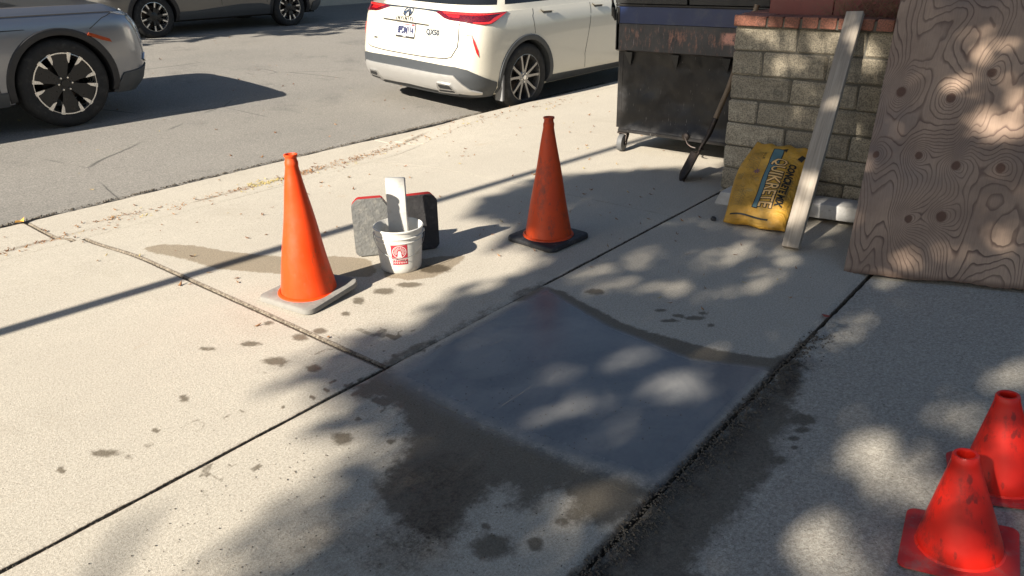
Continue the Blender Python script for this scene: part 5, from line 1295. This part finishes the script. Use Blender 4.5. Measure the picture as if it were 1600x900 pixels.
        for i in range(6):
            a = 2 * math.pi * i / 6 + math.radians(62); lathe(b, [(0, -.010), (.008, -.010), (.010, -.03)], 8, M @ Matrix.Translation((.062 * math.cos(a), .062 * math.sin(a), 0)))
        obj('lug_nuts', b, MAT['machined'], wh, 40)
    else:
        for i in range(5):
            a = 2 * math.pi * i / 5 + .5
            for s in (-1, 1): blade(sp, a + s * .23, [(.05, -.022, .022), (.14, -.02, .02), (rim - .012, -.024, .024)], -.03, -.014, .03)
            for s in (-1, 1):
                blade(fc, a + s * .23, [(.145, -.010 + s * .008, .010 + s * .008), (rim - .012, -.012 + s * .01, .012 + s * .01)], -.0125, -.008, .006); obj('bright_spoke_tip', fc, MAT['machined'], wh, 30); fc = bmesh.new()
        lathe(sp, [(0, -.018), (.035, -.018), (.07, -.028), (.075, -.09)], 24, M); obj('spokes', sp, MAT['alloydark'], wh, 30)
    return wh
def pose(root, X, Y, Z, yaw, roll, pit):
    root.matrix_world = Matrix.Translation((X, Y, Z)) @ Matrix.Rotation(yaw, 4, 'Z') @ Matrix.Rotation(pit, 4, 'Y') @ Matrix.Rotation(roll, 4, 'X')

# white crossover seen from behind
W = dict(r=.37, wx=(.95, 3.75), X1=.52, X2=4.1, k=1.03, p=3.4, pf=2.6, hwm=.945, zb=.25, tab=[(.24, .16, 4.50, .84), (.33, .06, 4.62, .915), (.45, .0, 4.68, .935), (.60, .0, 4.69, .94), (.72, .03, 4.66, .945), (.86, .07, 4.6, .945), (.95, .09, 4.5, .935), (1.02, .12, 4.3, .915), (1.08, .17, 4.15, .885), (1.2, .28, 4.11, .83), (1.35, .42, 4.105, .765), (1.5, .50, 4.104, .69), (1.6, .51, 4.103, .61), (1.64, .515, 4.102, .50)])
# above the shoulder the cabin is built from its own outline so the windscreen slopes
s_table(W)
wc = empty('white_car', (0, 0, 0), 'cream white crossover car parked at the near curb, seen from behind with its licence plate', 'car')
CABW = dict(W); CABW = dict(r=.37, wx=(.95, 3.75), X1=1.0, X2=2.3, k=1.03, p=3.0, pf=2.6, hwm=.945, zb=.25, tab=[(1.04, .13, 3.75, .90), (1.10, .20, 3.60, .87), (1.2, .30, 3.35, .83), (1.35, .46, 3.0, .765), (1.5, .62, 2.7, .69), (1.6, .80, 2.45, .61), (1.65, .98, 2.31, .50)])
def two_part_body(c, cab, root, paint, cut_r, zhood, winlo, winhi):
    zl = [z for z in (.24, .28, .33, .38, .45, .52, .60, .66, .72, .79, .86, .91, .95, .985, 1.02, 1.05, 1.08, 1.11, 1.14) if c['zb'] - .02 <= z <= zhood]
    low = car_body(c, root, paint, cut_r, zl, (90, 91))
    for o in list(root.children):
        if o.name.startswith('windows'): bpy.data.objects.remove(o)
    k = cab.get('k', 1); L = cab['X2'] - cab['X1']; us = list(np.linspace(0, 1, 13)) + list(np.linspace(1, 1 + L, 14))[1:] + list(np.linspace(1 + L, 2 + L, 13))[1:]
    ring = us + [-u for u in us[-2:0:-1]]; n = len(ring); z0 = cab['tab'][0][0]; z1 = cab['tab'][-1][0]
    zs = sorted(set([z0, winlo, winhi, z1] + [q[0] for q in cab['tab']]))
    P = {z: [car_point(cab, u, z) for u in ring] for z in zs}
    bp, bg = bmesh.new(), bmesh.new(); vp, vg = {}, {}
    pill = lambda i: any(abs(abs(ring[i]) - q) < .045 for q in (1 + L * .28, 1 + L * .78)) or abs(abs(ring[i]) - .72) < .05
    for za, zb_ in zip(zs, zs[1:]):
        for i in range(n):
            g = winlo - 1e-6 <= za and zb_ <= winhi + 1e-6 and not pill(i)
            bm_, vd = (bg, vg) if g else (bp, vp); q = []
            for z, j in ((za, i), (za, (i + 1) % n), (zb_, (i + 1) % n), (zb_, i)):
                if (z, j) not in vd: vd[(z, j)] = bm_.verts.new(P[z][j])
                q.append(vd[(z, j)])
            bm_.faces.new(q)
    top = [vp[(z1, j)] for j in range(n)]; ctr = bp.verts.new(sum((v.co for v in top), Vector()) / n + Vector((0, 0, .035)))
    for j in range(n): bp.faces.new((top[j], top[(j + 1) % n], ctr))
    obj('roof', bp, paint, root, 60); obj('windows', bg, MAT['carglass'], root, 60)
    return low
two_part_body(W, CABW, wc, MAT['whitepaint'], .425, 1.08, 1.14, 1.5)
dr = lambda n, poly, m, **kw: drape(W, n, poly, MAT[m], wc, **kw)
B_ = [(0.0, .585), (.16, .578), (.43, .565), (.588, .54), (.80, .47), (.93, .418), (.985, .39)]
band = [(-u, z) for u, z in B_[::-1]] + B_[1:] + [(.985, .25), (.6, .25), (.3, .25), (0, .25), (-.3, .25), (-.6, .25), (-.985, .238)]
band = [(u, .236 if z == .25 else z) for u, z in band]
dr('lower_bumper', band, 'blackclad', off=.009, thick=.02)
S1 = [(0, .488), (.076, .486), (.413, .478), (.465, .44), (.509, .399), (.614, .335), (.80, .305)]; S2 = [(.80, .285), (.6, .285), (.431, .295), (.154, .303), (0, .318)]
dr('silver_bumper_trim', [(-u, z) for u, z in S1[::-1]] + S1[1:] + S2 + [(-u, z) for u, z in S2[::-1]][1:], 'bumpersilver', off=.024, thick=.02)
dr('tailgate', [(-.53, 1.078), (-.453, 1.05), (-.417, .965), (-.422, .76), (-.366, .662), (-.306, .645), (-.12, .636), (0, .634), (.12, .636), (.306, .645), (.366, .662), (.422, .76), (.417, .965), (.453, 1.05), (.53, 1.078)], 'whitepaint', off=.0045, thick=.012)
strip(W, 'tailgate_gap', [(-.537, 1.078), (-.46, 1.05), (-.424, .965), (-.429, .757), (-.37, .655), (-.306, .638), (-.12, .629), (.0, .627), (.12, .629), (.306, .638), (.37, .655), (.429, .757), (.424, .965), (.46, 1.05), (.537, 1.078)], .009, MAT['seamline'], wc, .002)
TL = [(.118, 1.072), (.20, 1.079), (.428, 1.079), (.80, 1.078), (1.15, 1.075), (1.056, 1.043), (.914, .977), (.796, .972), (.445, .998), (.30, 1.005), (.235, 1.018), (.175, 1.045)]
for s in (1, -1):
    f = lambda P: [(s * u, z) for u, z in P] if s > 0 else [(-u, z) for u, z in P][::-1]
    tl = drape(W, 'tail_lamp', f(TL), MAT['taildark'], wc, .010, .02)
    drape(W, 'upper_lens', f([(.20, 1.070), (.43, 1.072), (.80, 1.070), (1.10, 1.068), (1.05, 1.062), (.8, 1.058), (.43, 1.055), (.24, 1.052)]), MAT['tailbright'], tl, .0135)
    drape(W, 'lit_lens', f([(.25, 1.048), (.42, 1.050), (.42, 1.025), (.30, 1.028)]), MAT['tailred'], tl, .0135)
    drape(W, 'hook_lens', f([(1.08, 1.062), (1.13, 1.07), (1.03, 1.035), (.90, .982), (.80, .978), (.62, .986), (.62, .996), (.80, .995), (.88, 1.0), (.95, 1.03)]), MAT['tailbright'], tl, .0135)
    rf = drape(W, 'side_reflector', f([(.607, .869), (.653, .824), (.72, .73), (.742, .665), (.697, .707), (.636, .80)]), MAT['reflector'], wc, .006, .008)
    ex = drape(W, 'exhaust_tip', f([(.213, .402), (.36, .394), (.445, .305), (.20, .303)]), MAT['chrome'], wc, .040, .03)
    drape(W, 'exhaust_opening', f([(.228, .385), (.345, .380), (.405, .32), (.218, .319)]), MAT['wheelwell'], ex, .042)
    strip(W, 'rear_door_gap', f([(1.56, 1.078), (1.544, 1.03), (1.524, 1.009), (1.537, .886), (1.545, .83)]), .007, MAT['seamline'], wc)
    strip(W, 'front_door_gap', f([(2.602, 1.077), (2.549, .8), (2.495, .512), (2.53, .35)]), .007, MAT['seamline'], wc)
    strip(W, 'fender_gap', f([(3.62, 1.077), (3.60, .8), (3.62, .512), (3.58, .35)]), .007, MAT['seamline'], wc)
    drape(W, 'sill_cladding', f([(1.87, .345), (2.6, .33), (3.7, .32), (3.7, .25), (1.87, .25)]), MAT['blackclad'], wc, .006, .012)
    for u in (1.66, 2.62):
        h = drape(W, 'door_handle', f([(u, 1.052), (u + .04, 1.06), (u + .22, 1.058), (u + .25, 1.045), (u + .22, 1.030), (u + .04, 1.034)]), MAT['whitepaint'], wc, .030, .012)
        drape(W, 'handle_recess', f([(u + .02, 1.062), (u + .23, 1.06), (u + .20, 1.018), (u + .05, 1.02)]), MAT['seamline'], h, .0018)
    strip(W, 'bumper_gap', f([(.53, 1.0 - .005), (.60, .93), (.66, .91)]) if 0 else f([(.62, .872), (.57, .872), (.52, .878)]), .005, MAT['seamline'], wc)
dr('chrome_blade', [(-.178, 1.0775), (-.118, 1.0785), (0, 1.0788), (.118, 1.0785), (.178, 1.0775), (.14, 1.062), (.05, 1.068), (-.05, 1.068), (-.14, 1.062)], 'chromedark', off=.014, thick=.012)
dr('plate_recess', [(-.20, .957), (.20, .952), (.23, .92), (.16, .78), (-.16, .78), (-.23, .92)], 'whitepaint', off=.0052)
dr('garnish_shadow_gap', [(-.205, .9545), (.105, .9405), (.112, .928), (-.18, .933)] if 0 else [(-.16, .948), (0, .944), (.10, .940), (.11, .928), (0, .931), (-.155, .934)], 'seamline', off=.0065, step=.02)  # dark strip painted as the shadow at the top of the plate recess
dr('garnish', [(-.16, .985), (0, .988), (.085, .985), (.112, .942), (0, .946), (-.165, .950)], 'whitepaint', off=.020, thick=.016)
pl = drape(W, 'licence_plate', [(-.167, .783), (.139, .783), (.139, .929), (-.167, .929)], MAT['seamline'], wc, .012, .006, False)
for n_, P, mt in (('plate_face', [(-.158, .803), (.130, .803), (.130, .926), (-.158, .926)], 'platewhite'), ('plate_sticker', [(.075, .907), (.125, .907), (.125, .924), (.075, .924)], 'platered'), ('state_name', [(-.08, .910), (.05, .910), (.05, .921), (-.08, .921)], 'platered')):
    drape(W, n_, P, MAT[mt], pl, .0128 + .0006 * (n_ != 'plate_face'), 0, False)
drape_mesh(W, 'plate_characters', text_mesh('8PDM114', .100, 0, .0048, sx=.62), -.014, .855, MAT['plateblue'], pl, .0175)
drape_mesh(W, 'plate_frame_lettering', text_mesh('INFINITI', .014, 0, 0), -.014, .7925, MAT['platewhite'], pl, .0160)
drape_mesh(W, 'brand_lettering', text_mesh('I N F I N I T I', .052, 0, .002, sx=.95), -.048, .967, MAT['seamline'], wc, .0245)
drape_mesh(W, 'model_badge', text_mesh('QX50', .075, 0, .003, sx=1.0), .40, .872, MAT['chromedark'], wc, .0095)
drape_mesh(W, 'model_badge', text_mesh('AWD', .03, 0, .001), -.52, .74, MAT['chromedark'], wc, .0095)
bm = bmesh.new()
for a0, a1 in ((100, 260 + 22), (-102 + 22, 80)):
    for i in range(24):
        a, b = math.radians(a0 + (a1 - a0) * i / 24), math.radians(a0 + (a1 - a0) * (i + 1) / 24)
        th = lambda t: .009 + .005 * abs(math.cos(t))
        bm.faces.new([bm.verts.new(((r0 * 1.0) * math.cos(t), r0 * .62 * math.sin(t), 0)) for r0, t in ((.062, a), (.062 + th(a), a), (.062 + th(b), b), (.062, b))])
for s in (-1, 1):
    bm.faces.new([bm.verts.new(p) for p in ((s * .060, -.004, 0), (s * .050, -.022, 0), (0 + s * .002, .024, 0), (0, .036, 0), (s * -.0, .034, 0))])
    bm.faces.new([bm.verts.new(p) for p in ((s * .048, -.025, 0), (s * .030, -.036, 0), (s * .001, .008, 0), (s * .001, .020, 0))])
me = bpy.data.meshes.new('emblem'); bm.to_mesh(me); bm.free()
drape_mesh(W, 'emblem', me, -.035, 1.035, MAT['chrome'], wc, .012)
for wx in W['wx']:
    for s in (-1, 1):
        arch_ring(W, wx, s, .405, .465, MAT['blackclad'], wc); wheel(wc, W, wx, s, 'ten', .262, .245, .925 * 1.03)
bm = bmesh.new(); prism(bm, [(.535, .45), (.565, .47), (.575, .19), (.545, .185)], -.985, -.88, 'y'); 
for v in bm.verts: v.co.x += .03 * (v.co.z - .15)
obj('mud_flap', bm, MAT['flap'], wc, 30)
bm = bmesh.new(); box(bm, .3, 4.4, -.72, .72, .20, .30); obj('underbody', bm, MAT['wheelwell'], wc)
bm = bmesh.new(); box(bm, 4.68, 4.72, -.6, .6, .5, .8, .01); obj('front_grille', bm, MAT['wheelwell'], wc)
pose(wc, 5.95, 6.48, -.075, math.radians(-2), math.radians(3), math.radians(-.8))

# silver vehicle in the near lane, only its nose in view
S = dict(r=.417, wx=(1.16, 4.23), X1=.6, X2=4.74, k=1, p=3.4, pf=3.3, hwm=1.0, zb=.26, tab=[(.26, .15, 5.02, .93), (.36, .05, 5.14, .975), (.5, 0, 5.19, .99), (.62, 0, 5.20, 1.0), (.78, .02, 5.185, 1.0), (.9, .04, 5.15, .998), (.98, .06, 5.09, .985), (1.04, .08, 5.00, .96), (1.09, .10, 4.85, .92), (1.12, .12, 4.70, .88)])
CABS = dict(r=.417, wx=(1.16, 4.23), X1=1.0, X2=3.0, k=1, p=3.4, pf=2.6, hwm=1, zb=.26, tab=[(1.08, .11, 4.1, .93), (1.15, .15, 3.95, .90), (1.3, .22, 3.7, .85), (1.5, .32, 3.4, .79), (1.65, .42, 3.15, .72), (1.76, .6, 3.01, .60)])
s_table(S)
sc_ = empty('silver_car', (0, 0, 0), 'silver grey utility car at the left edge, only its front wheel and nose showing', 'car')
two_part_body(S, CABS, sc_, MAT['silverpaint'], .475, 1.12, 1.2, 1.65)
LS = S['X2'] - S['X1']
for s in (1, -1):
    f = lambda P: [(s * u, z) for u, z in P] if s > 0 else [(-u, z) for u, z in P][::-1]
    U = lambda x, z: u_of_x(S, x, z)
    drape(S, 'side_marker', f([(U(4.50, .845), .845), (U(4.52, .870), .870), (U(4.70, .80), .80), (U(4.72, .765), .765), (U(4.62, .80), .795)]), MAT['amber'], sc_, .020, .016)
    hl = drape(S, 'headlight', f([(1 + LS + .24, .98), (1 + LS + .62, .99), (1 + LS + .62, .60), (1 + LS + .40, .60), (1 + LS + .32, .82)]), MAT['headlamp'], sc_, .008, .012)
    drape(S, 'running_light', f([(1 + LS + .02, 1.035), (1 + LS + .6, 1.03), (1 + LS + .6, 1.0), (1 + LS + .28, .995)]), MAT['headlamp'], sc_, .007, .008)
    strip(S, 'bumper_gap', f([(1 + LS + .05, 1.04), (1 + LS - .06, .99), (1 + LS - .20, .90)]), .007, MAT['seamline'], sc_)
    strip(S, 'hood_gap', f([(U(3.6, 1.0), 1.045), (U(4.2, 1.04), 1.043), (U(4.66, 1.04), 1.04), (1 + LS + .25, 1.035)]), .008, MAT['seamline'], sc_)
    strip(S, 'front_door_gap', f([(U(3.62, 1.0), 1.10), (U(3.60, .8), .8), (U(3.66, .5), .4)]), .007, MAT['seamline'], sc_)
    drape(S, 'fender_vent', f([(U(3.64, .93), .938), (U(3.96, .93), .935), (U(3.98, .93), .930), (U(3.64, .93), .926)]), MAT['wheelwell'], sc_, .005)
    drape(S, 'sill_cladding', f([(U(1.7, .4), .40), (U(3.72, .4), .40), (U(3.72, .3), .27), (U(1.7, .3), .27)]), MAT['blackclad'], sc_, .008, .014)
    drape(S, 'lower_bumper', f([(1 + LS - .06, .30), (1 + LS + .02, .46), (1 + LS + .5, .50), (1 + LS + 1, .50), (1 + LS + 1, .27), (1 + LS + .3, .27), (1 + LS - .04, .27)]), MAT['blackclad'], sc_, .012, .02)
    drape(S, 'chrome_corner_trim', f([(1 + LS + .40, .62), (1 + LS + .5, .56), (1 + LS + .9, .56), (1 + LS + .9, .53), (1 + LS + .45, .525), (1 + LS + .34, .56)]), MAT['chrome'], sc_, .016, .014)
    gr_ = drape(S, 'grille', f([(1 + LS + .66, .97), (1 + LS + 1, .98), (1 + LS + 1, .58), (1 + LS + .66, .60)]), MAT['chromedark'], sc_, .010, .012)
    for wx in S['wx']:
        arch_ring(S, wx, -s, .450, .515, MAT['blacktrim'], sc_); wheel(sc_, S, wx, -s, 'six', .292, .27, .985)
bm = bmesh.new(); box(bm, .3, 4.9, -.78, .78, .24, .34); obj('underbody', bm, MAT['wheelwell'], sc_)
pose(sc_, -1.22, 9.05, .128, math.radians(0), math.radians(3.4), 0)

# grey wagon parked at the far curb, nose to the left
Fc = dict(r=.35, wx=(.98, 3.65), X1=.6, X2=3.95, k=1, p=3.2, pf=2.6, hwm=.90, zb=.26, tab=[(.26, .15, 4.40, .83), (.36, .05, 4.5, .875), (.5, 0, 4.55, .89), (.64, 0, 4.56, .90), (.78, .03, 4.53, .90), (.9, .06, 4.45, .89), (.98, .09, 4.3, .86), (1.04, .13, 4.05, .82)])
CABF = dict(r=.35, wx=(.98, 3.65), X1=.9, X2=2.4, k=1, p=3.2, pf=2.6, hwm=.9, zb=.26, tab=[(1.0, .12, 3.55, .84), (1.08, .18, 3.4, .82), (1.25, .3, 3.1, .76), (1.45, .5, 2.75, .68), (1.6, .8, 2.42, .55)])
s_table(Fc)
fcar = empty('grey_car', (0, 0, 0), 'grey wagon with black cladding parked across the street facing left', 'car')
two_part_body(Fc, CABF, fcar, MAT['greypaint'], .405, 1.04, 1.1, 1.5)
for s in (1, -1):
    f = lambda P: [(s * u, z) for u, z in P] if s > 0 else [(-u, z) for u, z in P][::-1]
    U = lambda x: u_of_x(Fc, x, .5)
    drape(Fc, 'door_cladding', f([(U(1.42), .27), (U(1.42), .42), (U(1.6), .46), (U(2.0), .47), (U(2.9), .40), (U(3.22), .40), (U(3.22), .27)]), MAT['blackclad'], fcar, .012, .014)
    drape(Fc, 'front_lower_bumper', f([(U(4.07), .27), (U(4.07), .42), (5.1, .44), (5.35, .44), (5.35, .27)]), MAT['blackclad'], fcar, .012, .014)
    drape(Fc, 'rear_lower_bumper', f([(.02, .27), (.02, .48), (.6, .5), (.93, .42), (.93, .27)]), MAT['blackclad'], fcar, .012, .014)
    drape(Fc, 'headlight', f([(4.40, .78), (4.7, .84), (5.0, .82), (5.0, .72), (4.6, .70)]), MAT['headlamp'], fcar, .008, .01)
    drape(Fc, 'tail_lamp', f([(.7, .95), (1.15, .95), (1.1, .8), (.75, .78)]), MAT['taildark'], fcar, .008, .01)
    for x in (1.5, 2.42, 3.3): strip(Fc, 'door_gap', f([(U(x), .98), (U(x) - .02, .47)]), .008, MAT['seamline'], fcar)
    for wx in Fc['wx']:
        arch_ring(Fc, wx, -s, .385, .455, MAT['blacktrim'], fcar); wheel(fcar, Fc, wx, -s, 'bars', .235, .225, .885)
bm = bmesh.new(); box(bm, .3, 4.3, -.7, .7, .22, .32); obj('underbody', bm, MAT['wheelwell'], fcar)
pose(fcar, 10.13, 13.9, .425, math.radians(180), math.radians(-3.2), 0)
bpy.context.view_layer.update()
